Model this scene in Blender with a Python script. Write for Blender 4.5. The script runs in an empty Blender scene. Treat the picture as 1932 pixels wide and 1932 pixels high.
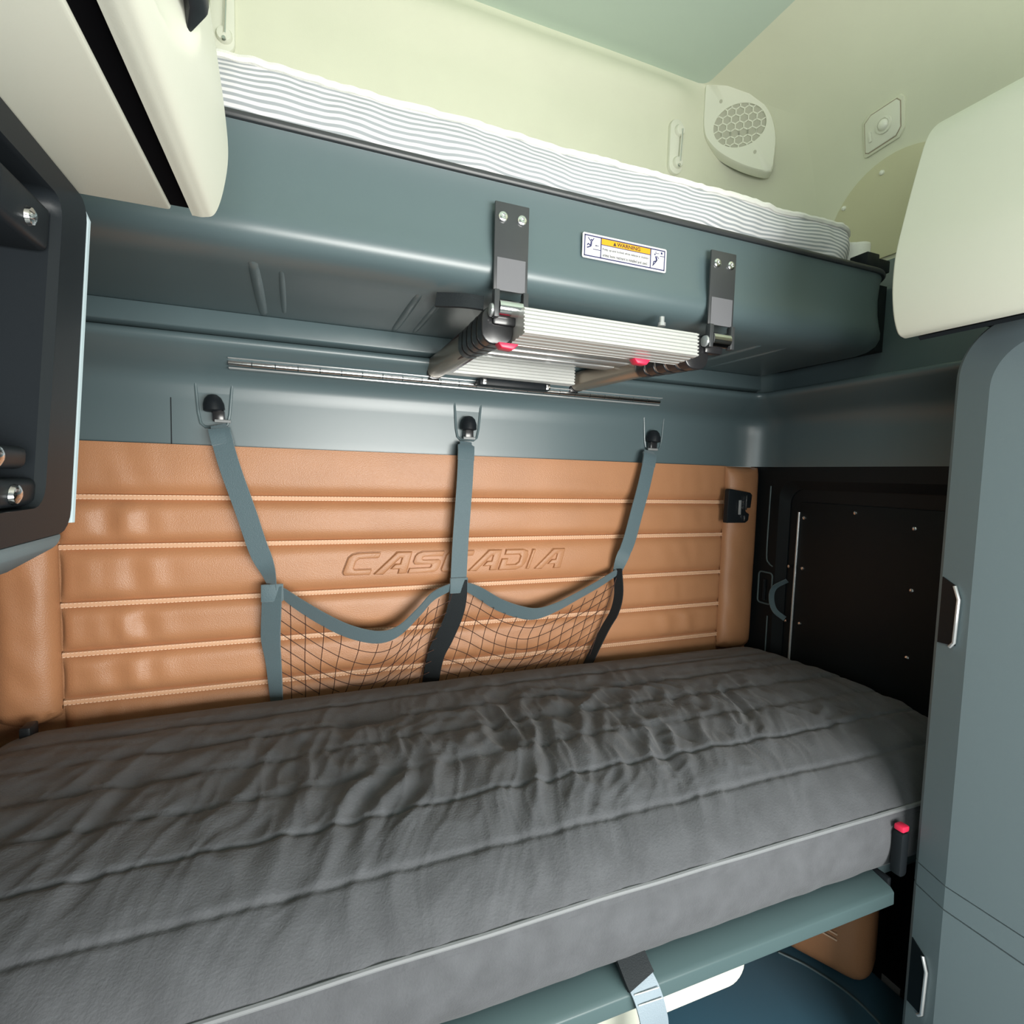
import bpy, bmesh, math, random
from mathutils import Vector, Matrix, noise
random.seed(7)
scene = bpy.context.scene
COL = scene.collection
# ------------------------------------------------------------------ camera
F_PX = 1000.0
def _n(v): return Vector(v).normalized()
_X = _n((2559, 1, -F_PX)); _Y = _n((-391, 81, -F_PX)); _Y = (_Y - _X * _X.dot(_Y)).normalized(); _Z = _X.cross(_Y)
cd = bpy.data.cameras.new('camera'); cam = bpy.data.objects.new('camera', cd); COL.objects.link(cam)
cam.matrix_world = Matrix.Translation((0, 0, 1.4)) @ Matrix((_X, _Y, _Z)).to_4x4()
cd.sensor_width = 36; cd.lens = 36 * F_PX / 1932; cd.clip_start = 0.01
scene.camera = cam
# ------------------------------------------------------------------ light
w = bpy.data.worlds.new('world'); scene.world = w; w.use_nodes = True
bg = w.node_tree.nodes['Background']; bg.inputs[0].default_value = (0.86, 1.0, 1.0, 1); bg.inputs[1].default_value = 0.26
def area(name, loc, target, sx, sy, power, color):
    l = bpy.data.lights.new(name, 'AREA'); l.shape = 'RECTANGLE'; l.size = sx; l.size_y = sy; l.energy = power; l.color = color
    o = bpy.data.objects.new(name, l); COL.objects.link(o); o.location = loc
    o.rotation_euler = (Vector(target) - Vector(loc)).to_track_quat('-Z', 'Y').to_euler()
    return o
wl = area('windshield_daylight', (0.70, -1.45, 1.12), (0.6, 1.0, 1.22), 1.6, 0.85, 76, (1.0, 0.99, 0.94)); wl.data.spread = math.radians(150)
dl = area('door_window_daylight', (-0.95, -0.95, 1.35), (0.9, 0.8, 1.2), 0.8, 0.6, 12, (0.93, 1.0, 1.0)); dl.data.spread = math.radians(140)
dr_ = area('door_window_daylight', (1.80, -0.95, 1.25), (0.0, 0.7, 1.6), 0.8, 0.6, 12, (0.98, 1.0, 0.97)); dr_.data.spread = math.radians(140)
vs = scene.view_settings
vs.view_transform = 'Standard'; vs.look = 'None'; vs.gamma = 1; vs.exposure = 0.0; vs.use_curve_mapping = False

# ------------------------------------------------------------------ materials
MATS = {}
def mat(name, col, rough=0.5, metal=0.0, spec=0.5, bump=0.0, bscale=200.0, var=0.0, vscale=6.0, sheen=0.0, coat=0.0, btype='noise'):
    m = bpy.data.materials.new(name); m.use_nodes = True; nt = m.node_tree; b = nt.nodes['Principled BSDF']
    b.inputs['Base Color'].default_value = (*col, 1); b.inputs['Roughness'].default_value = rough
    b.inputs['Metallic'].default_value = metal; b.inputs['Specular IOR Level'].default_value = spec
    if sheen: b.inputs['Sheen Weight'].default_value = sheen; b.inputs['Sheen Roughness'].default_value = 0.5
    if coat: b.inputs['Coat Weight'].default_value = coat; b.inputs['Coat Roughness'].default_value = 0.15
    tc = nt.nodes.new('ShaderNodeTexCoord')
    if bump:
        if btype == 'voronoi':
            t = nt.nodes.new('ShaderNodeTexVoronoi'); t.inputs['Scale'].default_value = bscale; out = t.outputs['Distance']
        else:
            t = nt.nodes.new('ShaderNodeTexNoise'); t.inputs['Scale'].default_value = bscale; t.inputs['Detail'].default_value = 3; out = t.outputs['Fac']
        nt.links.new(tc.outputs['Object'], t.inputs['Vector'])
        bp = nt.nodes.new('ShaderNodeBump'); bp.inputs['Strength'].default_value = bump; bp.inputs['Distance'].default_value = 0.002
        nt.links.new(out, bp.inputs['Height']); nt.links.new(bp.outputs['Normal'], b.inputs['Normal'])
    if var:
        t2 = nt.nodes.new('ShaderNodeTexNoise'); t2.inputs['Scale'].default_value = vscale; t2.inputs['Detail'].default_value = 4
        nt.links.new(tc.outputs['Object'], t2.inputs['Vector'])
        r = nt.nodes.new('ShaderNodeValToRGB')
        r.color_ramp.elements[0].color = (*[c * (1 - var) for c in col], 1); r.color_ramp.elements[0].position = 0.3
        r.color_ramp.elements[1].color = (*[min(1, c * (1 + var)) for c in col], 1); r.color_ramp.elements[1].position = 0.7
        nt.links.new(t2.outputs['Fac'], r.inputs[0]); nt.links.new(r.outputs[0], b.inputs['Base Color'])
    MATS[name] = m
    return m
mat('cream_plastic', (0.75, 0.76, 0.65), 0.45, bump=0.05, bscale=900)
mat('headliner', (0.69, 0.70, 0.56), 0.85, bump=0.12, bscale=700, var=0.02)
mat('ceiling_cloth', (0.52, 0.62, 0.54), 0.9, bump=0.12, bscale=700)
mat('slate_plastic', (0.094, 0.135, 0.146), 0.34, spec=0.7, bump=0.05, bscale=1200)
mat('cabinet_slate', (0.165, 0.215, 0.235), 0.6, spec=0.4, bump=0.08, bscale=1200)
mat('black_plastic', (0.012, 0.015, 0.018), 0.42, spec=0.2, bump=0.04, bscale=900)
mat('black_panel', (0.006, 0.009, 0.011), 0.5, spec=0.25, bump=0.05, bscale=800)
mat('navy_quilt', (0.020, 0.040, 0.085), 0.7, bump=0.1, bscale=600)
mat('leather', (0.45, 0.213, 0.103), 0.42, spec=0.5, bump=0.22, bscale=420, var=0.06, vscale=5, btype='voronoi')
mat('leather_piping', (0.64, 0.37, 0.22), 0.5, bump=0.2, bscale=500)
mat('stitching', (0.86, 0.60, 0.42), 0.7)
mat('mattress_cloth', (0.088, 0.092, 0.101), 0.8, spec=0.25, bump=0.5, bscale=260, var=0.14, vscale=22, sheen=0.15)
mat('piping_cloth', (0.17, 0.18, 0.19), 0.6, sheen=0.3)
mat('white_cloth', (0.78, 0.78, 0.73), 0.9, bump=0.4, bscale=500)
mat('aluminium', (0.60, 0.61, 0.59), 0.35, metal=0.3, spec=0.5)
mat('bronze_tube', (0.36, 0.31, 0.25), 0.3, metal=0.6)
mat('black_rubber', (0.018, 0.018, 0.02), 0.28, coat=0.3)
mat('black_steel', (0.045, 0.048, 0.052), 0.35, spec=0.5)
mat('grey_patch', (0.15, 0.15, 0.165), 0.55)
mat('chrome', (0.88, 0.88, 0.88), 0.14, metal=1.0)
mat('dull_steel', (0.62, 0.64, 0.65), 0.28, metal=0.6)
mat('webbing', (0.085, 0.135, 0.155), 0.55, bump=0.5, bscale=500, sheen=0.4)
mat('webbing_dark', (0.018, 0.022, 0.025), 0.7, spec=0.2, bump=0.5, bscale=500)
mat('net_cord', (0.055, 0.022, 0.014), 0.7)
mat('red_plastic', (0.85, 0.03, 0.09), 0.35)
mat('sticker_white', (0.74, 0.74, 0.74), 0.4)
mat('sticker_navy', (0.03, 0.03, 0.12), 0.5)
mat('sticker_orange', (0.80, 0.36, 0.01), 0.5)
mat('sticker_black', (0.02, 0.02, 0.03), 0.5)
mat('speaker_cloth', (0.47, 0.47, 0.38), 0.8)
mat('lens_plastic', (0.85, 0.86, 0.76), 0.12, coat=0.6)
mat('under_floor', (0.05, 0.13, 0.19), 0.5, bump=0.05, bscale=500)
mat('gap_black', (0.004, 0.004, 0.005), 0.95, spec=0.03)  # shade colour for the open door's gap
mat('rail_teal', (0.070, 0.112, 0.118), 0.4, spec=0.4, bump=0.04, bscale=900)
mat('floor_mat', (0.22, 0.23, 0.23), 0.8, bump=0.2, bscale=300)
mat('highlight_grey', (0.34, 0.42, 0.45), 0.4)  # colour of the painted highlight on the shelf frame
mat('cover_tan', (0.60, 0.585, 0.40), 0.7, bump=0.1, bscale=700)
mat('amber_label', (0.06, 0.02, 0.02), 0.3, var=0.6, vscale=60)
def striped():
    m = bpy.data.materials.new('striped_cloth'); m.use_nodes = True; nt = m.node_tree; b = nt.nodes['Principled BSDF']
    uv = nt.nodes.new('ShaderNodeUVMap'); sx = nt.nodes.new('ShaderNodeSeparateXYZ'); nt.links.new(uv.outputs[0], sx.inputs[0])
    mu = nt.nodes.new('ShaderNodeMath'); mu.operation = 'MULTIPLY'; mu.inputs[1].default_value = 2 * math.pi * 9.5; nt.links.new(sx.outputs[1], mu.inputs[0])
    sn = nt.nodes.new('ShaderNodeMath'); sn.operation = 'SINE'; nt.links.new(mu.outputs[0], sn.inputs[0])
    r = nt.nodes.new('ShaderNodeValToRGB'); r.color_ramp.elements[0].position = 0.35; r.color_ramp.elements[1].position = 0.62
    r.color_ramp.elements[0].color = (0.34, 0.365, 0.39, 1); r.color_ramp.elements[1].color = (0.72, 0.71, 0.73, 1)
    mr = nt.nodes.new('ShaderNodeMapRange'); mr.inputs['From Min'].default_value = -1; nt.links.new(sn.outputs[0], mr.inputs['Value'])
    nt.links.new(mr.outputs[0], r.inputs[0]); nt.links.new(r.outputs[0], b.inputs['Base Color'])
    b.inputs['Roughness'].default_value = 0.9
    t = nt.nodes.new('ShaderNodeTexNoise'); t.inputs['Scale'].default_value = 400; bp = nt.nodes.new('ShaderNodeBump'); bp.inputs['Strength'].default_value = 0.3; bp.inputs['Distance'].default_value = 0.002
    nt.links.new(t.outputs[0], bp.inputs['Height']); nt.links.new(bp.outputs[0], b.inputs['Normal'])
    MATS['striped_cloth'] = m
striped()

# ------------------------------------------------------------------ geometry helpers: each returns (verts, faces)
def merge(*gs):
    V, Fc = [], []
    for v, f in gs:
        o = len(V); V += list(v); Fc += [tuple(i + o for i in q) for q in f]
    return V, Fc
def box(x0, x1, y0, y1, z0, z1):
    V = [(x, y, z) for z in (z0, z1) for y in (y0, y1) for x in (x0, x1)]
    return V, [(0, 2, 3, 1), (4, 5, 7, 6), (0, 1, 5, 4), (2, 6, 7, 3), (0, 4, 6, 2), (1, 3, 7, 5)]
def prism(poly, axis, a0, a1):
    def P(p, a): return {'x': (a, p[0], p[1]), 'y': (p[0], a, p[1]), 'z': (p[0], p[1], a)}[axis]
    n = len(poly); V = [P(p, a0) for p in poly] + [P(p, a1) for p in poly]
    return V, [tuple(range(n))[::-1], tuple(range(n, 2 * n))] + [(i, (i + 1) % n, n + (i + 1) % n, n + i) for i in range(n)]
def loft(rings, cap=True, closed=True):
    n = len(rings[0]); V = [tuple(p) for r in rings for p in r]; Fc = []
    m = n if closed else n - 1
    for k in range(len(rings) - 1):
        for i in range(m):
            j = (i + 1) % n; Fc.append((k * n + i, k * n + j, (k + 1) * n + j, (k + 1) * n + i))
    if cap and closed: Fc += [tuple(range(n))[::-1], tuple(range((len(rings) - 1) * n, len(rings) * n))]
    return V, Fc
def tube(pts, r, n=8, closed=False):
    pts = [Vector(p) for p in pts]; rings = []; prev = None; L = len(pts)
    for i, p in enumerate(pts):
        a = pts[i - 1] if (i > 0 or closed) else p; b = pts[(i + 1) % L] if (i < L - 1 or closed) else p
        t = (b - a).normalized()
        if prev is None:
            up = Vector((0, 0, 1)) if abs(t.z) < 0.9 else Vector((1, 0, 0)); u = t.cross(up).normalized()
        else: u = (prev - t * prev.dot(t)).normalized()
        prev = u; v = t.cross(u); rr = r[i] if isinstance(r, (list, tuple)) else r
        rings.append([p + (u * math.cos(2 * math.pi * k / n) + v * math.sin(2 * math.pi * k / n)) * rr for k in range(n)])
    if closed: rings.append(rings[0])
    return loft(rings, cap=not closed)
def cyl(p0, p1, r, n=16): return tube([p0, p1], r, n)
def lathe(prof, org, axis, n=20):
    ax = Vector(axis).normalized(); up = Vector((0, 0, 1)) if abs(ax.z) < 0.9 else Vector((1, 0, 0)); u = ax.cross(up).normalized(); v = ax.cross(u); o = Vector(org)
    rings = [[o + ax * h + (u * math.cos(2 * math.pi * k / n) + v * math.sin(2 * math.pi * k / n)) * max(r, 1e-4) for k in range(n)] for r, h in prof]
    return loft(rings)
def grid(fn, nu, nv):
    V = [tuple(fn(i / nu, j / nv)) for j in range(nv + 1) for i in range(nu + 1)]
    return V, [(j * (nu + 1) + i, j * (nu + 1) + i + 1, (j + 1) * (nu + 1) + i + 1, (j + 1) * (nu + 1) + i) for j in range(nv) for i in range(nu)]
def rrect(x0, x1, y0, y1, r, n=5):
    out = []
    for cx, cy, a0 in ((x1 - r, y1 - r, 0), (x0 + r, y1 - r, 90), (x0 + r, y0 + r, 180), (x1 - r, y0 + r, 270)):
        for k in range(n + 1):
            a = math.radians(a0 + 90 * k / n); out.append((cx + r * math.cos(a), cy + r * math.sin(a)))
    return out
def place(g, o, u, v, n_):
    o, u, v, n_ = Vector(o), Vector(u), Vector(v), Vector(n_)
    return [tuple(o + u * p[0] + v * p[1] + n_ * p[2]) for p in g[0]], g[1]
def ribbon(pts, wdir, width, th):
    pts = [Vector(p) for p in pts]; rings = []
    for i, p in enumerate(pts):
        t = (pts[min(i + 1, len(pts) - 1)] - pts[max(i - 1, 0)]).normalized()
        wd = Vector(wdir[i] if isinstance(wdir, list) else wdir); wd = (wd - t * wd.dot(t)).normalized(); nn = t.cross(wd)
        ww = (width[i] if isinstance(width, list) else width) / 2; h = th / 2
        rings.append([p + wd * ww + nn * h, p - wd * ww + nn * h, p - wd * ww - nn * h, p + wd * ww - nn * h])
    return loft(rings)
def crom(pts, n=6):
    P = [Vector(p) for p in pts]; P = [P[0] * 2 - P[1]] + P + [P[-1] * 2 - P[-2]]; out = []
    for i in range(1, len(P) - 2):
        for k in range(n):
            t = k / n; a, b, c, d = P[i - 1:i + 3]
            out.append(0.5 * (2 * b + (c - a) * t + (2 * a - 5 * b + 4 * c - d) * t * t + (3 * b - a - 3 * c + d) * t ** 3))
    out.append(P[-2]); return out
def text_geo(s, height, width=None, shear=0.0, depth=0.0004, bold=0.02):
    cu = bpy.data.curves.new('t', 'FONT'); cu.body = s; cu.size = 1; cu.shear = shear; cu.resolution_u = 3; cu.offset = bold
    o = bpy.data.objects.new('t', cu); COL.objects.link(o)
    me = bpy.data.meshes.new_from_object(o.evaluated_get(bpy.context.evaluated_depsgraph_get()))
    V = [tuple(v.co) for v in me.vertices]; Fc = [tuple(p.vertices) for p in me.polygons]
    bpy.data.objects.remove(o); bpy.data.curves.remove(cu); bpy.data.meshes.remove(me)
    x0 = min(v[0] for v in V); x1 = max(v[0] for v in V); y0 = min(v[1] for v in V); y1 = max(v[1] for v in V)
    sy = height / (y1 - y0); sx = (width / (x1 - x0)) if width else sy
    return [((v[0] - x0) * sx, (v[1] - y0) * sy, depth) for v in V], Fc

# ------------------------------------------------------------------ object helpers
def wloc(o):
    v = Vector((0, 0, 0))
    while o: v += o.location; o = o.parent
    return v
def mk(name, g, m, parent=None, bevel=0.0, seg=2, sharp=40, thick=0.0, uv=None, origin=None):
    V, Fc = g
    if parent is not None: off = wloc(parent)
    elif origin is not None: off = Vector(origin)
    else:
        xs = [v[0] for v in V]; ys = [v[1] for v in V]; zs = [v[2] for v in V]
        off = Vector(((min(xs) + max(xs)) / 2, (min(ys) + max(ys)) / 2, min(zs)))
    me = bpy.data.meshes.new(name)
    me.from_pydata([(v[0] - off.x, v[1] - off.y, v[2] - off.z) for v in V], [], Fc)
    bm = bmesh.new(); bm.from_mesh(me)
    bmesh.ops.recalc_face_normals(bm, faces=bm.faces)
    if bevel:
        ed = [e for e in bm.edges if len(e.link_faces) == 2 and e.calc_face_angle(0) > 0.6]
        bmesh.ops.bevel(bm, geom=ed, offset=bevel, segments=seg, profile=0.5, affect='EDGES', clamp_overlap=True)
    bm.to_mesh(me); bm.free()
    if uv:
        lay = me.uv_layers.new(name='UVMap')
        for l in me.loops: lay.data[l.index].uv = uv[l.vertex_index]
    me.shade_smooth(); me.set_sharp_from_angle(angle=math.radians(sharp))
    me.materials.append(MATS[m])
    o = bpy.data.objects.new(name, me); COL.objects.link(o)
    if parent is not None: o.parent = parent
    else: o.location = off
    if thick:
        md = o.modifiers.new('thickness', 'SOLIDIFY'); md.thickness = thick; md.offset = 0
    return o
def tag(o, label=None, cat=None, group=None, kind=None):
    if label: o['label'] = label
    if cat: o['category'] = cat
    if group: o['group'] = group
    if kind: o['kind'] = kind
    return o
def thing(name, label, cat, loc, group=None):
    o = bpy.data.objects.new(name, None); COL.objects.link(o); o.location = loc; o.empty_display_size = 0.05
    return tag(o, label, cat, group)
def struct(name, g, m, **k): return tag(mk(name, g, m, **k), kind='structure')
def fbm(x, y, z=0.0): return noise.noise(Vector((x, y, z)))

XR, XL, YW = 1.545, -0.665, 1.50          # inner faces of the sleeper: right wall, left wall, rear wall
MIRX = 0.88                               # x -> MIRX - x mirrors about the cab's centre line

# ================================================================== THE SETTING
struct('floor', box(XL - 0.2, XR + 0.1, -1.5, 1.6, -0.04, 0.0), 'floor_mat')
struct('ceiling', box(-0.42, 1.30, -1.5, 1.55, 2.70, 2.74), 'ceiling_cloth')
# side profile of the cream upper walls: x of the right wall at height z
ZX = [(1.66, 1.545), (1.80, 1.543), (2.0, 1.537), (2.15, 1.525), (2.30, 1.503), (2.42, 1.47), (2.52, 1.43), (2.60, 1.385), (2.65, 1.34), (2.685, 1.285), (2.70, 1.235), (2.715, 1.18)]
def xs(z):
    for (a, xa), (b, xb) in zip(ZX, ZX[1:]):
        if z <= b: return xa + (xb - xa) * max(0, (z - a)) / (b - a)
    return ZX[-1][1]
ZL = [2.02, 2.05, 2.15, 2.225, 2.30, 2.36, 2.42, 2.47, 2.52, 2.56, 2.60, 2.625, 2.65, 2.67, 2.685, 2.70, 2.715]
def roll(z):                               # soft valance that runs along the top of the rear wall
    t = (z - 2.56) / 0.13
    return 0.028 * math.sin(math.pi * t) ** 1.3 if 0 < t < 1 else 0.0
def upper_plan(z, t):                      # t 0..1 rear wall, 1..2 corner, 2..3 side wall
    x = xs(z); c = 0.20 if z < 2.52 else max(0.03, 0.20 - (z - 2.52) / 0.16 * 0.17)
    if t <= 1:
        xx = 0.44 + (x - c - 0.44) * t; f = min(1, max(0, (1.215 - xx) / 0.10))
        return Vector((xx, YW - roll(z) * f + 0.003 * fbm(xx * 3, z * 4), z))
    if t <= 2:
        u = t - 1; p0, p1, p2 = Vector((x - c, YW, z)), Vector((x, YW, z)), Vector((x, YW - c * 1.1, z))
        return p0 * (1 - u) ** 2 + p1 * 2 * u * (1 - u) + p2 * u * u
    u = t - 2
    return Vector((x, YW - c * 1.1 + (-1.5 - YW + c * 1.1) * u, z))
def upper_wall(ts, mirror):
    V = []
    for z in ZL:
        for t in ts:
            p = upper_plan(z, t); V.append((MIRX - p.x if mirror else p.x, p.y, p.z))
    n = len(ts)
    return V, [(j * n + i, j * n + i + 1, (j + 1) * n + i + 1, (j + 1) * n + i) for j in range(len(ZL) - 1) for i in range(n - 1)]
tr = [i / 24 for i in range(25)] + [1 + i / 10 for i in range(1, 11)]
ts_ = [2 + i / 20 for i in range(21)]
def weld(g):
    bm = bmesh.new(); me = bpy.data.meshes.new('w'); me.from_pydata(g[0], [], g[1]); bm.from_mesh(me); bpy.data.meshes.remove(me)
    bmesh.ops.remove_doubles(bm, verts=bm.verts, dist=1e-5); bm.verts.index_update()
    out = [tuple(v.co) for v in bm.verts], [tuple(v.index for v in f.verts) for f in bm.faces]; bm.free(); return out
wall_rear = struct('wall_rear', weld(merge(upper_wall(tr, False), upper_wall(tr, True))), 'headliner', sharp=70)
wall_right = struct('wall_right', upper_wall(ts_, False), 'headliner', sharp=70)
wall_left = struct('wall_left', upper_wall(ts_, True), 'headliner', sharp=70)
trim2 = struct('trim_2', box(XL - 0.02, XR + 0.02, YW + 0.0005, YW + 0.04, 0, 1.45), 'black_panel')
mk('leather_backing', box(XL + 0.01, XR - 0.004, YW - 0.0003, YW + 0.0004, 0.70, 1.451), 'leather', trim2)
mk('lower_panel', box(XL - 0.04, XL, -0.4, YW + 0.02, 0, 1.68), 'slate_plastic', wall_left)
mk('shade_block', box(XL, -0.265, -0.35, 0.40, 0.0, 1.27), 'cabinet_slate', wall_left)  # unseen box added to shade the left end of the mattress
# right lower wall: dark panel with a recessed bay, a bay floor, an edge strip and screws
def bay():
    y0, y1, z0, z1 = 0.62, 1.385, 0.60, 1.405; out = rrect(y0, y1, z0, z1, 0.055, 6); inn = rrect(y0 + 0.03, y1 - 0.032, z0 + 0.03, z1 - 0.028, 0.05, 6)
    fr = [(-0.4, -0.0), (-0.4, 1.46), (1.52, 1.46), (1.52, 0.0)]
    # frame ring around the bay, built from four slabs and the rounded edge
    g = [box(XR, XR + 0.03, -0.4, y0, 0, 1.46), box(XR, XR + 0.03, y1, 1.52, 0, 1.46), box(XR, XR + 0.03, y0, y1, z1, 1.46), box(XR, XR + 0.03, y0, y1, 0, z0)]
    rings = [[(XR, p[0], p[1]) for p in out], [(XR + 0.018, p[0], p[1]) for p in inn], [(XR + 0.03, p[0], p[1]) for p in inn]]
    # fill the corners between the slab edges and the rounded outline
    def corner(cy, cz, q):
        seg = [p for p in out if abs(p[0] - cy) < 0.056 and abs(p[1] - cz) < 0.056]
        return prism([(cy, cz)] + seg, 'x', XR, XR + 0.03)
    for cy, cz in ((y1, z1), (y0, z1), (y0, z0), (y1, z0)): g.append(corner(cy, cz, 0))
    g.append(loft(rings, cap=False)); g.append(([(XR + 0.022, p[0], p[1]) for p in inn], [tuple(range(len(inn)))]))
    return merge(*g)
low_r = mk('lower_panel', bay(), 'slate_plastic', wall_right, sharp=30); low_r['label'] = 'dark moulded side panel with recessed bay'
MATS_right = 'black_panel'; low_r.data.materials[0] = MATS['black_panel']  # blackish plastic, set darker to carry the cabinet's shadow in its colour
mk('bay_lining', box(XR + 0.014, XR + 0.0215, 0.66, 1.312, 0.64, 1.335), 'black_panel', low_r, bevel=0.003)
mk('edge_strip', cyl((XR + 0.012, 1.316, 0.66), (XR + 0.012, 1.312, 1.30), 0.004, 10), 'dull_steel', low_r)
for y, z in ((1.292, 1.282), (1.117, 1.312), (0.946, 1.282), (0.941, 1.111), (0.939, 0.922), (1.34, 1.11), (1.286, 1.112), (1.339, 0.918), (1.284, 0.924)):
    mk('screw', lathe([(0.0065, 0), (0.0055, 0.003), (0.002, 0.005), (0, 0.005)], (XR + 0.014, y, z), (-1, 0, 0), 10), 'chrome', low_r)
sl = rrect(1.393, 1.453, 0.962, 1.075, 0.012, 4)
mk('slot_rim', tube([(XR - 0.001, p[0], p[1]) for p in sl], 0.003, 6, closed=True), 'slate_plastic', low_r)
mk('slot_pin', tube([(XR - 0.004, 1.424, 0.975), (XR - 0.004, 1.424, 1.05)], 0.006, 8), 'black_plastic', low_r)
mk('pull_loop', ribbon(crom([(XR + 0.012, 1.342, 1.06), (XR - 0.012, 1.372, 1.03), (XR - 0.016, 1.378, 0.99), (XR - 0.010, 1.366, 0.95), (XR + 0.012, 1.342, 0.925)]), (1, -0.5, 0), 0.018, 0.003), 'webbing', low_r)
mk('edge_bead', tube(crom([(XR - 0.001, 1.423, 1.385), (XR - 0.001, 1.424, 1.30), (XR - 0.001, 1.424, 1.14), (XR - 0.001, 1.412, 1.11), (XR - 0.001, 1.395, 1.10)]), 0.0025, 6), 'slate_plastic', low_r)
mk('edge_bead', tube([(XR - 0.001, 1.405, 0.66), (XR - 0.001, 1.405, 0.92)], 0.0025, 6), 'slate_plastic', low_r)
# dark moulded band with its ledge, wrapped round three sides of the sleeper
def plan_path(r=0.13, n=8):
    P = [(XR, -0.4, -1, 0), (XR, 0.4, -1, 0), (XR, YW - r, -1, 0)]
    for k in range(1, n + 1):
        a = math.pi / 2 * k / n; P.append((XR - r + r * math.cos(a), YW - r + r * math.sin(a), -math.cos(a), -math.sin(a)))
    for k in range(1, 12): P.append((XR - r + (XL - XR + 2 * r) * k / 12, YW, 0, -1))
    for k in range(0, n + 1):
        a = math.pi / 2 + math.pi / 2 * k / n; P.append((XL + r + r * math.cos(a), YW - r + r * math.sin(a), -math.cos(a), -math.sin(a)))
    P += [(XL, 0.4, 1, 0), (XL, -0.4, 1, 0)]
    return P
prof = [(-0.02, 1.452), (0.0, 1.452), (0.001, 1.475), (0.001, 1.56), (0.003, 1.592), (0.010, 1.612), (0.022, 1.626), (0.040, 1.638), (0.070, 1.660), (0.092, 1.676), (0.099, 1.684), (0.100, 1.692), (0.096, 1.699), (0.085, 1.702), (0.016, 1.703), (0.012, 1.72), (0.012, 1.90), (0.012, 2.030), (0.008, 2.038), (-0.02, 2.040)]
pp = plan_path()
trim = struct('trim_1', loft([[(x + nx * d, y + ny * d, z) for d, z in prof] for x, y, nx, ny in pp], cap=False), 'slate_plastic', sharp=55)
trim['label'] = 'dark moulded band and ledge wrapped round the sleeper walls'
for cx in (-0.208, 0.440, 1.087):          # U-shaped hook recesses
    u = [(cx - 0.040, 1.605), (cx - 0.034, 1.53), (cx - 0.029, 1.505), (cx - 0.020, 1.497), (cx + 0.020, 1.497), (cx + 0.029, 1.505), (cx + 0.034, 1.53), (cx + 0.040, 1.605)]
    rim = mk('hook_recess', prism([(x, z) for x, z in u], 'y', YW - 0.0022, YW + 0.002), 'slate_plastic', trim, sharp=10)
    mk('recess_rim', tube([(x, YW - 0.003, z) for x, z in u], 0.0035, 8), 'slate_plastic', rim)
mk('panel_joint', box(-0.301, -0.2985, YW - 0.0012, YW + 0.001, 1.452, 1.60), 'black_plastic', trim)
# cab in front of the sleeper, out of view behind the camera: door bottoms and dashboard
struct('wall_front', box(XL - 0.2, XR + 0.2, -1.56, -1.5, 0, 0.68), 'cabinet_slate')
struct('door_1', box(XR + 0.03, XR + 0.08, -1.5, -0.4, 0, 0.92), 'cabinet_slate')
struct('door_2', box(XL - 0.08, XL - 0.04, -1.5, -0.4, 0, 0.92), 'cabinet_slate')

# ================================================================== LOWER BUNK
t = thing('lower_bunk', 'dark steel lower bunk deck with sloped front rail under the mattress', 'bunk', (0.44, 1.08, 0.0))
mk('deck', box(XL + 0.03, XR - 0.03, 0.69, 1.485, 0.590, 0.615), 'slate_plastic', t)
rp = [(0.700, 0.612), (0.690, 0.614), (0.648, 0.604), (0.641, 0.598), (0.640, 0.574), (0.645, 0.570), (0.700, 0.570)]
mk('front_rail', prism(rp, 'x', XL + 0.05, 1.084), 'rail_teal', t, bevel=0.002)
mk('rail_end_cap', box(1.0845, 1.096, 0.655, 0.70, 0.565, 0.616), 'black_plastic', t, bevel=0.004)
mk('support_leg', box(XL + 0.05, XL + 0.09, 0.75, 1.45, 0.0, 0.59), 'black_panel', t)
mk('support_leg', box(XR - 0.09, XR - 0.05, 0.90, 1.45, 0.0, 0.59), 'black_panel', t)

# mattress: cross-section (y, z) from the wall forward, swept along x with rounded ends, seams and creases
MX0, MX1 = XL + 0.015, XR - 0.012
CS = [(1.446, 0.640), (1.450, 0.70), (1.446, 0.755), (1.434, 0.792), (1.412, 0.815), (1.37, 0.828), (1.28, 0.838), (1.163, 0.843), (1.051, 0.846), (0.939, 0.846), (0.870, 0.842), (0.830, 0.8375), (0.790, 0.829), (0.748, 0.816), (0.720, 0.803), (0.690, 0.783), (0.668, 0.762), (0.660, 0.750), (0.655, 0.735), (0.650, 0.712), (0.650, 0.685), (0.657, 0.655), (0.668, 0.634), (0.685, 0.618)]
SEAMS = [1.40, 1.28, 1.163, 1.051, 0.939, 0.836, 0.745]
cs = [Vector((0, a, b)) for a, b in CS]; cs = crom(cs, 10)
def end_drop(x):                           # the ends roll down
    d = min(x - MX0, MX1 - x); r = 0.13
    return 0.0 if d > r else (1 - math.sqrt(max(0, 1 - ((r - d) / r) ** 2)))
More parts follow.
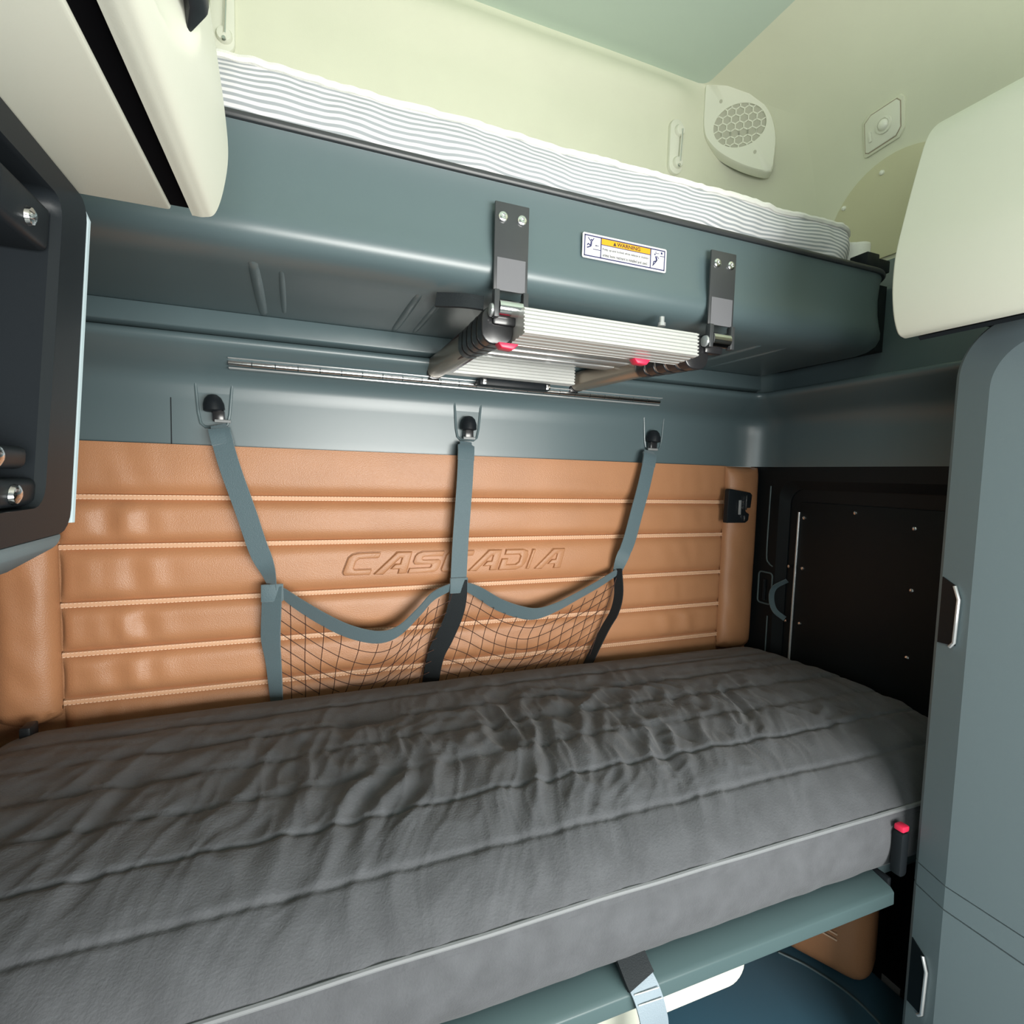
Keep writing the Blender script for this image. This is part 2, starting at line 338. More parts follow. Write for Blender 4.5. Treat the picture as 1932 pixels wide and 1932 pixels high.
def crease(x, y):
    a = 0.0
    env = math.exp(-((y - 0.98) / 0.26) ** 2) * (0.35 + 0.65 * math.exp(-((x - 0.45) / 0.55) ** 2))
    q = Vector((x * 15 - y * 5.5, y * 3.6 + x * 1.5, 0)); q += Vector((fbm(x * 6, y * 6, 3), fbm(x * 6, y * 6, 9), 0)) * 0.9
    f = noise.noise(q); f2 = noise.noise(Vector((x * 34 - y * 20, y * 11 + x * 5, 5)))
    a += env * (0.013 * (1 - abs(f) * 2.4) + 0.0045 * f2)
    q = Vector((x * 26 - y * 12, y * 6 + x * 4, 11)) + Vector((fbm(x * 9, y * 9, 13), fbm(x * 9, y * 9, 19), 0)) * 1.2
    a += env * 0.0050 * max(0.0, 1 - abs(noise.noise(q)) * 5.0)
    q = Vector((x * 3.2 - y * 1.0, y * 17 + x * 2.0, 2)); left = math.exp(-((x + 0.30) / 0.35) ** 2) + math.exp(-((x - 1.35) / 0.28) ** 2)
    a += left * math.exp(-((y - 1.22) / 0.25) ** 2) * 0.005 * (1 - abs(noise.noise(q)) * 2.0)
    return a
NXM = 560
def mattress():
    V = []; n = len(cs)
    for j in range(n):
        y, z = cs[j].y, cs[j].z; a = cs[max(j - 1, 0)]; b = cs[min(j + 1, n - 1)]; tg = (b - a).normalized(); nrm = Vector((0, tg.z, -tg.y))
        if nrm.z < 0 and y > 0.7 and y < 1.45: nrm = -nrm
        for i in range(NXM + 1):
            x = MX0 + (MX1 - MX0) * i / NXM; d = 0.0
            if z > 0.74 and y < 1.46:
                sm = min(abs(y - s - 0.006 * fbm(x * 2.2, s * 9)) for s in SEAMS)
                d -= 0.0040 * math.exp(-(sm / 0.005) ** 2)
                d += 0.0012 * (1 - math.exp(-(sm / 0.03) ** 2)) + crease(x, y)
            else:
                d += 0.0016 * noise.noise(Vector((x * 20, z * 9, 1)))
            e = end_drop(x); h = (z - 0.62)
            V.append((x, y + nrm.y * d + (1.06 - y) * 0.02 * e, z + nrm.z * d - h * 0.62 * e + 0.006 * math.sin(x * 2.1 + 0.5) * (1 if z > .7 else 0)))
    f = [(j * (NXM + 1) + i, j * (NXM + 1) + i + 1, (j + 1) * (NXM + 1) + i + 1, (j + 1) * (NXM + 1) + i) for j in range(n - 1) for i in range(NXM)]
    f.append(tuple(j * (NXM + 1) for j in range(n))); f.append(tuple(j * (NXM + 1) + NXM for j in range(n))[::-1])
    f.append((0, NXM, (n - 1) * (NXM + 1) + NXM, (n - 1) * (NXM + 1)))
    return V, f
t = thing('bunk_mattress', 'dark charcoal fabric mattress with stitched seams on the lower bunk', 'mattress', (0.44, 1.06, 0.615))
mk('mattress_cover', mattress(), 'mattress_cloth', t, sharp=60)
pip = []
for i in range(0, 121):
    x = MX0 + (MX1 - MX0) * (0.04 + 0.92 * i / 120); e = end_drop(x)
    pip.append((x, 0.6575 + 0.0022 * fbm(x * 6, 1), 0.7525 - 0.13 * 0.62 * e + 0.006 * math.sin(x * 2.1 + 0.5)))
mk('piping', tube(pip, 0.0042, 8), 'piping_cloth', t)
mk('corner_bracket', merge(box(-0.555, -0.535, 1.36, 1.40, 0.80, 0.845)), 'black_plastic', None, bevel=0.004)
tag(bpy.data.objects['corner_bracket'], 'small black bracket behind the mattress below the left corner cushion', 'bracket')

# strap, drawer and items under the bunk
t = thing('pull_strap', 'pale grey webbing strap hanging over the lower bunk rail', 'strap', (0.50, 0.63, 0.36))
sp = crom([(0.485, 0.672, 0.640), (0.489, 0.650, 0.619), (0.497, 0.634, 0.596), (0.505, 0.628, 0.565), (0.512, 0.629, 0.53), (0.512, 0.632, 0.47), (0.508, 0.634, 0.42)])
mk('webbing', ribbon(sp, (1, 0, 0), 0.048, 0.003), 'webbing', t)
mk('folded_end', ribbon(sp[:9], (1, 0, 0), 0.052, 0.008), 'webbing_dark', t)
for k in (10, 13):
    p, q = sp[k], sp[k + 1]; mk('stitch_row', tube([(p.x - 0.021, p.y - 0.0035, p.z), (q.x + 0.021, q.y - 0.0035, q.z + 0.004)], 0.0009, 5), 'white_cloth', t)
MATS['pale_webbing'] = mat('pale_webbing', (0.24, 0.30, 0.35), 0.6, bump=0.5, bscale=500); bpy.data.objects['webbing'].data.materials[0] = MATS['pale_webbing']
t = thing('storage_drawer', 'cream plastic drawer with rounded corner under the lower bunk', 'drawer', (0.55, 0.85, 0.44))
mk('drawer_front', prism(rrect(0.30, 0.784, 0.443, 0.566, 0.035, 6), 'y', 0.715, 0.735), 'cream_plastic', t, bevel=0.003)
mk('drawer_body', box(0.33, 0.755, 0.737, 1.10, 0.452, 0.56), 'black_plastic', t, bevel=0.006)
t = thing('floor_locker', 'blue grey plastic locker lid low under the bunk', 'locker', (0.75, 0.95, 0.0))
mk('lid', prism([(0.25, 0.66), (1.36, 0.66), (1.36, 0.86), (1.45, 1.0), (1.45, 1.30), (0.25, 1.30)], 'z', 0.10, 0.15), 'under_floor', t, bevel=0.004)
mk('base_box', box(0.28, 1.08, 0.70, 1.28, 0.0, 0.10), 'black_panel', t)
mk('edge_bead', tube(crom([(1.236, 0.665, 0.151), (1.246, 0.80, 0.151), (1.216, 0.90, 0.151), (1.174, 0.965, 0.151)]), 0.003, 6), 'slate_plastic', t)
# leather side cushion below the bunk
def cushion_box(x0, x1, y0, y1, z0, z1, r, puff, nrm='x'):
    bm = bmesh.new(); bmesh.ops.create_cube(bm, size=1)
    for v in bm.verts: v.co = Vector(((x0 + x1) / 2 + v.co.x * (x1 - x0), (y0 + y1) / 2 + v.co.y * (y1 - y0), (z0 + z1) / 2 + v.co.z * (z1 - z0)))
    bmesh.ops.bevel(bm, geom=list(bm.edges), offset=r, segments=5, profile=0.5, affect='EDGES')
    bmesh.ops.subdivide_edges(bm, edges=[e for e in bm.edges if e.calc_length() > 0.05], cuts=6, use_grid_fill=True)
    for v in bm.verts:
        a = 1 - ((v.co.x - (x0 + x1) / 2) / ((x1 - x0) / 2)) ** 2; b = 1 - ((v.co.y - (y0 + y1) / 2) / ((y1 - y0) / 2)) ** 2; c = 1 - ((v.co.z - (z0 + z1) / 2) / ((z1 - z0) / 2)) ** 2
        d = {'x': b * c, 'y': a * c}[nrm]; s = -1 if (v.co.x if nrm == 'x' else v.co.y) < ((x0 + x1) / 2 if nrm == 'x' else (y0 + y1) / 2) else 1
        off = puff * max(0, d) ** 0.5 * s + 0.004 * noise.noise(v.co * 14)
        if nrm == 'x': v.co.x += off
        else: v.co.y += off
    bm.verts.index_update()
    out = [tuple(v.co) for v in bm.verts], [tuple(v.index for v in f.verts) for f in bm.faces]; bm.free(); return out
t = thing('side_cushion', 'tan leather side cushion with double stitching under the bunk', 'cushion', (1.33, 1.02, 0.15))
mk('pad', cushion_box(1.275, 1.40, 0.80, 1.27, 0.152, 0.565, 0.05, 0.015), 'leather', t, sharp=60)
for z in (0.27, 0.285, 0.36):
    mk('stitching', tube([(1.249 + 0.006 * abs(k - 4) / 4, 0.87 + 0.036 * k, z + 0.003 * math.sin(k)) for k in range(9)], 0.0016, 5), 'stitching', t)
_c = Vector((1.29, 0.80, 0)) - Vector((t.location.x, t.location.y, 0)); _R = Matrix.Rotation(math.radians(26), 3, 'Z')
for o in t.children:                        # the cushion stands at an angle to the wall
    for v in o.data.vertices: q = _R @ Vector((v.co.x - _c.x, v.co.y - _c.y, 0)); v.co.x, v.co.y = q.x + _c.x, q.y + _c.y
t = thing('floor_bracket', 'small chrome bracket on black post by the tan side cushion', 'bracket', (1.40, 0.84, 0.0))
mk('post', box(1.375, 1.425, 0.745, 0.785, 0.0, 0.155), 'black_plastic', t, bevel=0.006)
mk('chrome_head', box(1.378, 1.400, 0.748, 0.775, 0.156, 0.205), 'chrome', t, bevel=0.007)
t = thing('belt_buckle', 'black belt buckle with red button at the mattress corner', 'buckle', (1.085, 0.635, 0.615))
mk('housing', prism(rrect(1.072, 1.094, 0.640, 0.728, 0.008, 4), 'y', 0.628, 0.648), 'black_plastic', t, bevel=0.003)
mk('red_button', box(1.074, 1.094, 0.629, 0.647, 0.729, 0.741), 'red_plastic', t, bevel=0.003)

# ================================================================== LEATHER BACK PANEL
LZ = [0.70, 0.843, 0.956, 1.072, 1.207, 1.323, 1.452]
QX0, QX1 = -0.522, 1.404
t = thing('back_panel', 'long tan leather quilted back panel on the rear wall with embossed name', 'upholstery', (0.44, 1.49, 0.70))
YB = 1.499
def pad_y(tt, d=0.017): return YB - d * (1 - abs(tt) ** 4.5)
for i in range(6):
    z0, z1 = LZ[i] + 0.006, LZ[i + 1] - (0.006 if i < 5 else 0.001); n_x = 150
    def fn(u, v, z0=z0, z1=z1, i=i):
        x = QX0 + (QX1 - QX0) * u; tt = 2 * v - 1
        if i == 5 and tt > 0: tt *= 0.55
        y = pad_y(tt)
        ex = max(0, 1 - min(x - QX0, QX1 - x) / 0.018); y += 0.016 * ex * ex * (1 - abs(tt) ** 3)
        wl = math.exp(-((x - QX0 - 0.11) / 0.09) ** 2) * (1.0 if i < 5 else 0.35) + math.exp(-((x - QX1 + 0.16) / 0.12) ** 2) * (0.75 if i < 4 else 0.35)
        wr = noise.noise(Vector((x * 24 + i * 7 + (z0 + (z1 - z0) * v) * 4, (z0 + (z1 - z0) * v) * 5, i)))
        y -= 0.013 * wl * wr * (1 - tt * tt)
        y -= 0.0022 * noise.noise(Vector((x * 5, i * 3.1, v * 2))) * (1 - tt * tt)
        return (x, min(y, YB - 0.0006), z0 + (z1 - z0) * v)
    mk('channel_pad', grid(fn, n_x, 14), 'leather', t, sharp=80)
mk('backing', box(QX0 + 0.004, QX1 - 0.004, YB - 0.0012, YB + 0.0008, 0.70, 1.451), 'leather', t)
for z in LZ[1:6]:
    sag = lambda x: 0.0
    mk('seam_band', prism([(z - 0.006, 0), (z + 0.006, 0), (z + 0.0045, 1), (z - 0.0045, 1)], 'x', QX0, QX1) if False else
       loft([[(x, YB, z - 0.007), (x, YB - 0.011, z - 0.0055), (x, YB - 0.0125, z), (x, YB - 0.011, z + 0.0055), (x, YB, z + 0.007)] for x in (QX0, QX1)]), 'leather_piping', t)
    for dz in (-0.0045, 0.0045):
        V = []
        n = 240
        for k in range(n): x = QX0 + (QX1 - QX0) * (k + 0.5) / n; V.append(box(x - 0.0025, x + 0.0025, YB - 0.0138, YB - 0.011, z + dz - 0.0009, z + dz + 0.0009))
        o = mk('stitching', merge(*V), 'stitching', t); o['kind'] = 'stuff'
# embossed lettering: strokes on a slanted grid
def stroke_letter(kind):
    T = 0.20                                # stroke half-heights in unit letter space
    if kind == 'C': return [[(1.05, 1.0), (0.30, 1.0), (0.10, 0.94), (0.0, 0.80), (0.0, 0.12), (0.08, 0.0), (0.95, 0.0), (0.95, 0.24), (0.36, 0.24), (0.30, 0.32), (0.30, 0.62), (0.40, 0.75), (1.05, 0.75)]]
    if kind == 'A': return [[(0.46, 1.0), (0.98, 1.0), (1.06, 0.0), (0.76, 0.0), (0.745, 0.22), (0.44, 0.22), (0.55, 0.44), (0.73, 0.44), (0.715, 0.74), (0.63, 0.74), (0.24, 0.0), (-0.08, 0.0)]]
    if kind == 'S': return [[(1.05, 1.0), (0.22, 1.0), (0.06, 0.92), (0.0, 0.80), (0.0, 0.52), (0.10, 0.40), (0.70, 0.40), (0.74, 0.36), (0.74, 0.27), (0.70, 0.23), (-0.05, 0.23), (-0.05, 0.0), (0.85, 0.0), (1.0, 0.08), (1.05, 0.20), (1.05, 0.50), (0.96, 0.60), (0.34, 0.60), (0.30, 0.64), (0.30, 0.73), (0.35, 0.77), (1.05, 0.77)]]
    if kind == 'D': return [[(0.0, 1.0), (0.75, 1.0), (0.98, 0.90), (1.05, 0.70), (1.05, 0.35), (0.95, 0.12), (0.72, 0.0), (-0.05, 0.0), (-0.05, 0.55), (0.22, 0.55), (0.22, 0.24), (0.62, 0.24), (0.74, 0.36), (0.74, 0.65), (0.64, 0.76), (0.0, 0.76)]]
    if kind == 'I': return [[(0.0, 0.0), (0.30, 0.0), (0.30, 1.0), (0.0, 1.0)]]
lt = mk('lettering_ground', merge(*[box(0.10, 0.11, YB - 0.0162, YB - 0.0158, 1.14, 1.141)]), 'leather', t)
lx = 0.092; H = 0.060; Wd = {'C': 0.090, 'A': 0.090, 'S': 0.088, 'D': 0.086, 'I': 0.034}
tot = sum(Wd[c] for c in 'CASCADIA'); sc = (0.755 - 0.092) / tot
for k, c in enumerate('CASCADIA'):
    wd = Wd[c] * sc; z0 = 1.1165 - 0.003 * k / 7
    for poly in stroke_letter(c):
        def XY(p, wd=wd, lx=lx, z0=z0): return (lx + p[0] * wd * (0.86 if c != 'I' else 0.95) + p[1] * H * 0.36, z0 + p[1] * H)
        pts = [XY(p) for p in poly]
        cxx = sum(p[0] for p in pts) / len(pts)
        mk('embossed_letter', prism(pts, 'y', YB - 0.0245, YB - 0.012), 'leather', lt, bevel=0.0028, seg=2, sharp=70)
        mk('letter_outline', tube([(p[0], YB - 0.0170, p[1]) for p in pts], 0.0020, 5, closed=True), 'leather', lt)
    lx += wd
# corner cushions
def pillow(x0, x1, z0, z1, y_face, puff, nx=20, nz=60, seed=0, lean=0.0):
    def fn(u, v):
        a = 2 * u - 1; b = 2 * v - 1; z = z0 + (z1 - z0) * v
        y = y_face - puff * max(0.0, (1 - abs(a) ** 2.6)) ** 0.6 * max(0, 1 - abs(b) ** 14) ** 0.5
        y -= 0.0055 * noise.noise(Vector((a * 1.3 + z * 6, z * 11, seed))) * (1 - a * a)
        rz = 0.02 * a * a * (-1 if b < -0.9 else 0) * abs(b)
        return (x0 + (x1 - x0) * u, y, z - rz)
    g = grid(fn, nx, nz); n = len(g[0])
    bk = [(p[0], y_face + 0.004, p[2]) for p in g[0]]
    rim = list(range(nx + 1)) + [j * (nx + 1) + nx for j in range(1, nz + 1)] + [nz * (nx + 1) + i for i in range(nx - 1, -1, -1)] + [j * (nx + 1) for j in range(nz - 1, 0, -1)]
    V = g[0] + bk; Fc = g[1] + [tuple(i + n for i in q)[::-1] for q in g[1]] + [(rim[i], rim[(i + 1) % len(rim)], rim[(i + 1) % len(rim)] + n, rim[i] + n) for i in range(len(rim))]
    return V, Fc
t = mk('corner_cushion', pillow(1.394, 1.542, 0.78, 1.449, 1.485, 0.030, seed=3), 'leather', sharp=70)
tag(t, 'tan leather corner cushion carrying the black latch plate', 'cushion')
t = mk('corner_cushion', pillow(-0.645, -0.5215, 0.80, 1.449, 1.480, 0.034, seed=8), 'leather', sharp=70)
tag(t, 'tall tan leather corner cushion below the open black cabinet', 'cushion')
g = pillow(0, 0.36, 0.72, 1.449, 0.0, 0.035, seed=12)
t = mk('side_wall_cushion', ([(XL + 0.003 - p[1], 1.425 - p[0], p[2]) for p in g[0]], g[1]), 'leather', sharp=70)
tag(t, 'tan leather cushion at the extreme left edge on the side wall', 'cushion')
# latch plate on the right corner cushion
t = thing('latch_plate', 'black plastic latch plate with steel striker on the right corner cushion', 'latch', (1.41, 1.436, 1.253))
lp = [(1.353, 1.254), (1.437, 1.254), (1.450, 1.262), (1.453, 1.285), (1.438, 1.292), (1.434, 1.300), (1.440, 1.306), (1.457, 1.306), (1.462, 1.352), (1.452, 1.360), (1.360, 1.372), (1.355, 1.367)]
mk('plate', prism(lp, 'y', 1.424, 1.444), 'black_plastic', t, bevel=0.003)
mk('striker', box(1.398, 1.408, 1.417, 1.423, 1.283, 1.334), 'dull_steel', t, bevel=0.002)
mk('catch_pin', box(1.430, 1.434, 1.418, 1.4235, 1.300, 1.350), 'chrome', t, bevel=0.001)
mk('catch_pin', box(1.424, 1.429, 1.418, 1.4235, 1.262, 1.280), 'chrome', t, bevel=0.001)
for z in (1.307, 1.327): mk('screw', lathe([(0.006, 0), (0.005, 0.004), (0, 0.005)], (1.418, 1.4238, z), (0, -1, 0), 10), 'chrome', t)

# ================================================================== CARGO NET
t = thing('cargo_net', 'grey webbing cargo net hanging from three hooks over the tan back panel', 'net', (0.43, 1.44, 0.80))
LS = [(-0.195, 1.468, 1.500), (-0.188, 1.450, 1.475), (-0.168, 1.438, 1.40), (-0.133, 1.432, 1.29), (-0.108, 1.432, 1.205), (-0.086, 1.434, 1.145), (-0.074, 1.436, 1.095)]
MS = [(0.4275, 1.468, 1.490), (0.424, 1.45, 1.46), (0.418, 1.436, 1.38), (0.411, 1.43, 1.28), (0.4065, 1.43, 1.19), (0.404, 1.432, 1.09)]
RS = [(1.052, 1.468, 1.490), (1.043, 1.45, 1.465), (1.018, 1.438, 1.38), (0.99, 1.432, 1.29), (0.966, 1.432, 1.20), (0.942, 1.434, 1.14), (0.929, 1.436, 1.10)]
W0 = 0.046
for S, k in ((LS, 0), (MS, 1), (RS, 2)):
    pts = crom(S, 6); n = len(pts)
    wid = [W0 * (1.0 if i < n * 0.7 or k == 1 else 1.0 - 0.45 * (i / n - 0.7) / 0.3) * (0.75 if i < 3 else 1) for i in range(n)]
    wd = [Vector((1, -0.15 if k == 0 else 0.0, 0)) if (i < n * 0.75 or k == 1) else Vector((1, -0.15 - 1.2 * (i / n - 0.75) / 0.25, 0)) for i in range(n)]
    mk('hanging_strap', ribbon(pts, wd, wid, 0.003), 'webbing', t)
    mk('sewn_fold', ribbon(pts[3:9], (1, 0, 0), W0 * 1.03, 0.006), 'webbing', t)
# lower runs of the straps
mk('lower_strap', ribbon(crom([(-0.076, 1.435, 1.105), (-0.078, 1.428, 1.04), (-0.080, 1.434, 0.97), (-0.074, 1.446, 0.90), (-0.066, 1.459, 0.77)], 6), [Vector((1, -0.5, 0))] * 25, [0.050] * 12 + [0.050 - 0.0016 * i for i in range(13)], 0.004), 'webbing', t)
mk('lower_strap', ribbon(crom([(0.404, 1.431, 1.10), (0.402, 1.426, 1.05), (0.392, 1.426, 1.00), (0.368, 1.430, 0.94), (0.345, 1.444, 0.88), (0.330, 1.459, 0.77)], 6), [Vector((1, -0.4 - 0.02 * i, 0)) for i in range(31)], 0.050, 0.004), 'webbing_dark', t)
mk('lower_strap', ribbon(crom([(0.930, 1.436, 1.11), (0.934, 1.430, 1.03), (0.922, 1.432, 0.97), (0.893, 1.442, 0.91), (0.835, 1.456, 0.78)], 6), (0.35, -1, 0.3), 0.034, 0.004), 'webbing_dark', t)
for p in ((-0.076, 1.430, 1.09), (0.404, 1.4275, 1.085)):
    mk('sewn_fold', box(p[0] - 0.0255, p[0] + 0.0255, p[1] - 0.005, p[1] + 0.004, p[2] - 0.022, p[2] + 0.022), 'webbing', t, bevel=0.002)
# top edge webbing of the two pockets
TOP1 = crom([(-0.060, 1.436, 1.095), (-0.019, 1.424, 1.062), (0.045, 1.412, 1.018), (0.110, 1.406, 0.982), (0.181, 1.404, 0.962), (0.235, 1.406, 0.975), (0.290, 1.412, 1.022), (0.330, 1.420, 1.060), (0.386, 1.432, 1.082)], 6)
TOP2 = crom([(0.424, 1.432, 1.082), (0.466, 1.424, 1.060), (0.520, 1.414, 1.026), (0.580, 1.408, 1.002), (0.635, 1.406, 0.992), (0.700, 1.408, 1.006), (0.780, 1.416, 1.036), (0.860, 1.426, 1.068), (0.927, 1.436, 1.098)], 6)
for T in (TOP1, TOP2):
    n = len(T); wds = []; wid = []
    for i in range(n):
        u = i / (n - 1); wds.append(Vector((0.0, -0.35 - 0.3 * math.sin(math.pi * u), 1.0))); wid.append(0.021 + 0.026 * math.sin(math.pi * u) ** 0.5 * (1 - 0.45 * (u > 0.5) * min(1, (u - 0.5) * 4)))
    mk('pocket_edge', ribbon(T, wds, wid, 0.0035), 'webbing', t)
def net(T, bx0, bx1, nv, rows, seed):
    gs = []; n = len(T)
    def top(u):
        f = u * (n - 1); i = min(int(f), n - 2); p = T[i].lerp(T[i + 1], f - i); return Vector((p.x, p.y, p.z - 0.018))
    def P(u, v):
        a = top(u); b = Vector((bx0 + (bx1 - bx0) * u, 1.460, 0.80))
        p = a.lerp(b, v); p.y += -0.012 * math.sin(math.pi * v) * math.sin(math.pi * u)
        p.x += 0.006 * math.sin(v * 9 + seed) * (1 if seed else 0.3) * math.sin(math.pi * u)
        return p
    for k in range(nv + 1):
        gs.append(tube([P(k / nv, j / 14) for j in range(15)], 0.0011, 5))
    for r in range(rows):
        # rows keep the sagging line of the top edge
        pts = []
        for k in range(0, 41):
            u = k / 40; a = top(u).z; zt = 0.800 if False else a - 0.034 * (r + 0.7); v = (a - zt) / max(0.02, a - 0.80)
            if v < 0.99: pts.append(P(u, v))
        if len(pts) > 3:
            for s in range(len(pts) - 1):
                if (pts[s + 1] - pts[s]).length < 0.08: gs.append(tube([pts[s], pts[s + 1]], 0.0011, 5))
    for k in range(nv + 1):
        u = k / nv; a = top(u).z
        for r in range(rows):
            v = 0.034 * (r + 0.7) / max(0.02, a - 0.80)
            if v < 0.98:
                c = P(u, v); gs.append(lathe([(0.0002, -0.0022), (0.0022, 0), (0.0002, 0.0022)], c, (0, 0, 1), 6))
    return merge(*gs)
for g in (net(TOP1, -0.066, 0.335, 12, 7, 0), net(TOP2, 0.345, 0.845, 14, 7, 2.0)):
    o = mk('net_mesh', g, 'net_cord', t); o['kind'] = 'stuff'
for x, z, rz in ((-0.206, 1.545, 0.10), (0.4385, 1.535, 0.0), (1.075, 1.530, -0.03)):
    h = mk('hook_clip', merge(lathe([(0.0001, 0.030), (0.010, 0.028), (0.018, 0.020), (0.023, 0.006), (0.0235, -0.008), (0.021, -0.010), (0.014, -0.012)], (x, 1.478, z), (-rz, 0, 1), 18)), 'black_plastic', t)
    mk('hook_neck', merge(box(x - 0.013 + rz * 0.1, x + 0.013 + rz * 0.1, 1.468, 1.49, z - 0.036, z - 0.008)), 'black_rubber', h, bevel=0.004)
    mk('hook_pin', cyl((x - 0.017 + rz * 0.2, 1.470, z - 0.034), (x + 0.017 + rz * 0.2, 1.470, z - 0.034), 0.004, 8), 'dull_steel', h)

# ================================================================== UPPER BUNK
BX0, BX1, BY0, BY1 = MIRX - 1.50, 1.50, 1.0, 1.425
t = thing('upper_bunk', 'dark moulded upper bunk tray hinged on the rear ledge', 'bunk', (0.44, 1.2, 1.705))
def bunk_path(r=0.10, n=10):
    P = [(BX1, BY1, 1, 0), (BX1, BY0 + r, 1, 0)]
    for k in range(1, n + 1): a = math.pi / 2 * k / n; P.append((BX1 - r + r * math.cos(a), BY0 + r - r * math.sin(a), math.cos(a), -math.sin(a)))
    for k in range(1, 16): P.append((BX1 - r + (BX0 - BX1 + 2 * r) * k / 16, BY0, 0, -1))
    for k in range(0, n + 1): a = math.pi / 2 + math.pi / 2 * k / n; P.append((BX0 + r + r * math.cos(a), BY0 + r - r * math.sin(a), math.cos(a), -math.sin(a)))
    P.append((BX0, BY1, -1, 0)); return P
bprof = [(-0.02, 1.958), (0.000, 1.958), (-0.004, 1.94), (-0.006, 1.90), (-0.004, 1.86), (0.001, 1.83), (0.005, 1.812), (0.005, 1.795), (-0.002, 1.780), (-0.014, 1.770), (-0.032, 1.763), (-0.055, 1.759), (-0.074, 1.757)]
bp_ = bunk_path()
rings = [[(x + nx * d, y + ny * d, z) for d, z in bprof] for x, y, nx, ny in bp_]
g = loft(rings, cap=False, closed=False); m = len(bprof)
inner = [k * m + m - 1 for k in range(len(bp_))]; topi = [k * m for k in range(len(bp_))]
# stepped underside: inner loop joins a flat floor that falls a little to the rear
V = list(g[0]); Fc = list(g[1]); V = [(x, y, z) for x, y, z in V]
Fc.append(tuple(inner)); Fc.append(tuple(topi)[::-1])
mk('tray', (V, Fc), 'slate_plastic', t, sharp=50)
lipp = [(-0.02, 1.9585), (0.006, 1.9585), (0.0085, 1.962), (0.0085, 1.967), (0.006, 1.970), (-0.02, 1.970)]
mk('rim', loft([[(x + nx * d, y + ny * d, z) for d, z in lipp] for x, y, nx, ny in bp_]), 'black_steel', t, sharp=50)
for x, y0, y1, r in ((-0.085, 1.06, 1.40, 0.013), (-0.040, 1.06, 1.38, 0.008), (0.215, 1.09, 1.40, 0.012), (0.265, 1.09, 1.40, 0.010), (1.12, 1.09, 1.40, 0.012), (1.20, 1.08, 1.40, 0.010)):
    mk('stamped_rib', tube(crom([(x, y0, 1.776), (x, y0 + 0.03, 1.7600 + r * 0.45), (x - 0.004, y1 - 0.03, 1.7600 + r * 0.45), (x - 0.006, y1, 1.776)], 4), r, 12), 'slate_plastic', t)
mk('rear_flange', prism([(1.426, 1.757), (1.405, 1.757), (1.402, 1.712), (1.426, 1.704)], 'x', BX0 + 0.05, BX1 - 0.05), 'slate_plastic', t, bevel=0.003)
hz, hy = 1.6475, 1.4445
mk('end_gap_filler', box(1.44, 1.526, 1.05, 1.40, 1.775, 1.956), 'black_panel', t)  # black filler added to darken the gap beside the bunk's end
lf = mk('hinge_leaf', merge(box(-0.169, 1.066, hy - 0.0035, hy + 0.02, hz - 0.0135, hz - 0.0095), box(-0.169, 1.066, hy - 0.019, hy + 0.006, hz + 0.008, hz + 0.0105)), 'dull_steel', t, bevel=0.0008)
nk = 24
k0 = mk('knuckle', cyl((-0.169, hy - 0.004, hz), (-0.169 + 1.235 / nk - 0.002, hy - 0.004, hz), 0.0068, 12), 'chrome', t)
for k in range(1, nk):
    o = k0.copy(); COL.objects.link(o); o.parent = t; o.location = (1.235 / nk * k, 0, 0)
# mattress of the upper bunk
def um_fn(u, v):
    x = -0.50 + (1.36 + 0.50) * u
    z = 1.9715 + (0.0845 + 0.005 * fbm(x * 5, 2.0)) * v
    y = 1.012 - 0.010 * math.sin(math.pi * v) + 0.005 * noise.noise(Vector((x * 13, v * 1.5, 4))) + 0.0025 * noise.noise(Vector((x * 34, v * 2.5, 8)))
    e = max(0, (u - 0.955) / 0.045); y += 0.05 * e * e
    return (x, y, z)
t = thing('upper_mattress', 'white and grey striped mattress on the upper bunk', 'mattress', (0.44, 1.2, 1.968))
g = grid(um_fn, 360, 14); uvs = []
for j in range(15):
    for i in range(361):
        x = -0.50 + 1.86 * i / 360
        uvs.append((x, j / 14 + 0.16 * fbm(x * 4.5, j / 14 * 0.6, 6) + 0.06 * fbm(x * 14, j / 14, 3)))
# give the front panel its body: top, ends and underside
n0 = len(g[0]); nu = 361; V = list(g[0]); Fc = list(g[1])
top_back = [(p[0], 1.40, 2.062) for p in g[0][-nu:]]; bot_back = [(p[0], 1.40, 1.9725) for p in g[0][:nu]]
V += top_back + bot_back; uvs += [(p[0], 0.05) for p in top_back] + [(p[0], 0.05) for p in bot_back]
for i in range(nu - 1):
    Fc.append((n0 - nu + i, n0 - nu + i + 1, n0 + i + 1, n0 + i)); Fc.append((i, n0 + nu + i, n0 + nu + i + 1, i + 1)); Fc.append((n0 + i, n0 + i + 1, n0 + nu + i + 1, n0 + nu + i))
Fc.append(tuple(j * nu for j in range(15)) + (n0, n0 + nu)); Fc.append((n0 + nu + nu - 1, n0 + nu - 1) + tuple(j * nu + nu - 1 for j in range(14, -1, -1)))
mk('striped_cover', (V, Fc), 'striped_cloth', t, sharp=60, uv=uvs)
ep = [(p[0], p[1] - 0.002 + 0.002 * noise.noise(Vector((p[0] * 60, 0, 0))), p[2] + 0.001 + 0.0022 * noise.noise(Vector((p[0] * 45, 3, 0)))) for p in g[0][-nu:]]
mk('edge_binding', tube(ep, 0.0065, 7), 'white_cloth', t)
mk('folded_corner', pillow(1.366, 1.425, 1.973, 2.050, 1.05, 0.03, 10, 12, seed=5), 'white_cloth', t, sharp=70)
t = thing('bunk_catch', 'black catch block at the right end of the upper bunk', 'catch', (1.41, 1.03, 1.971))
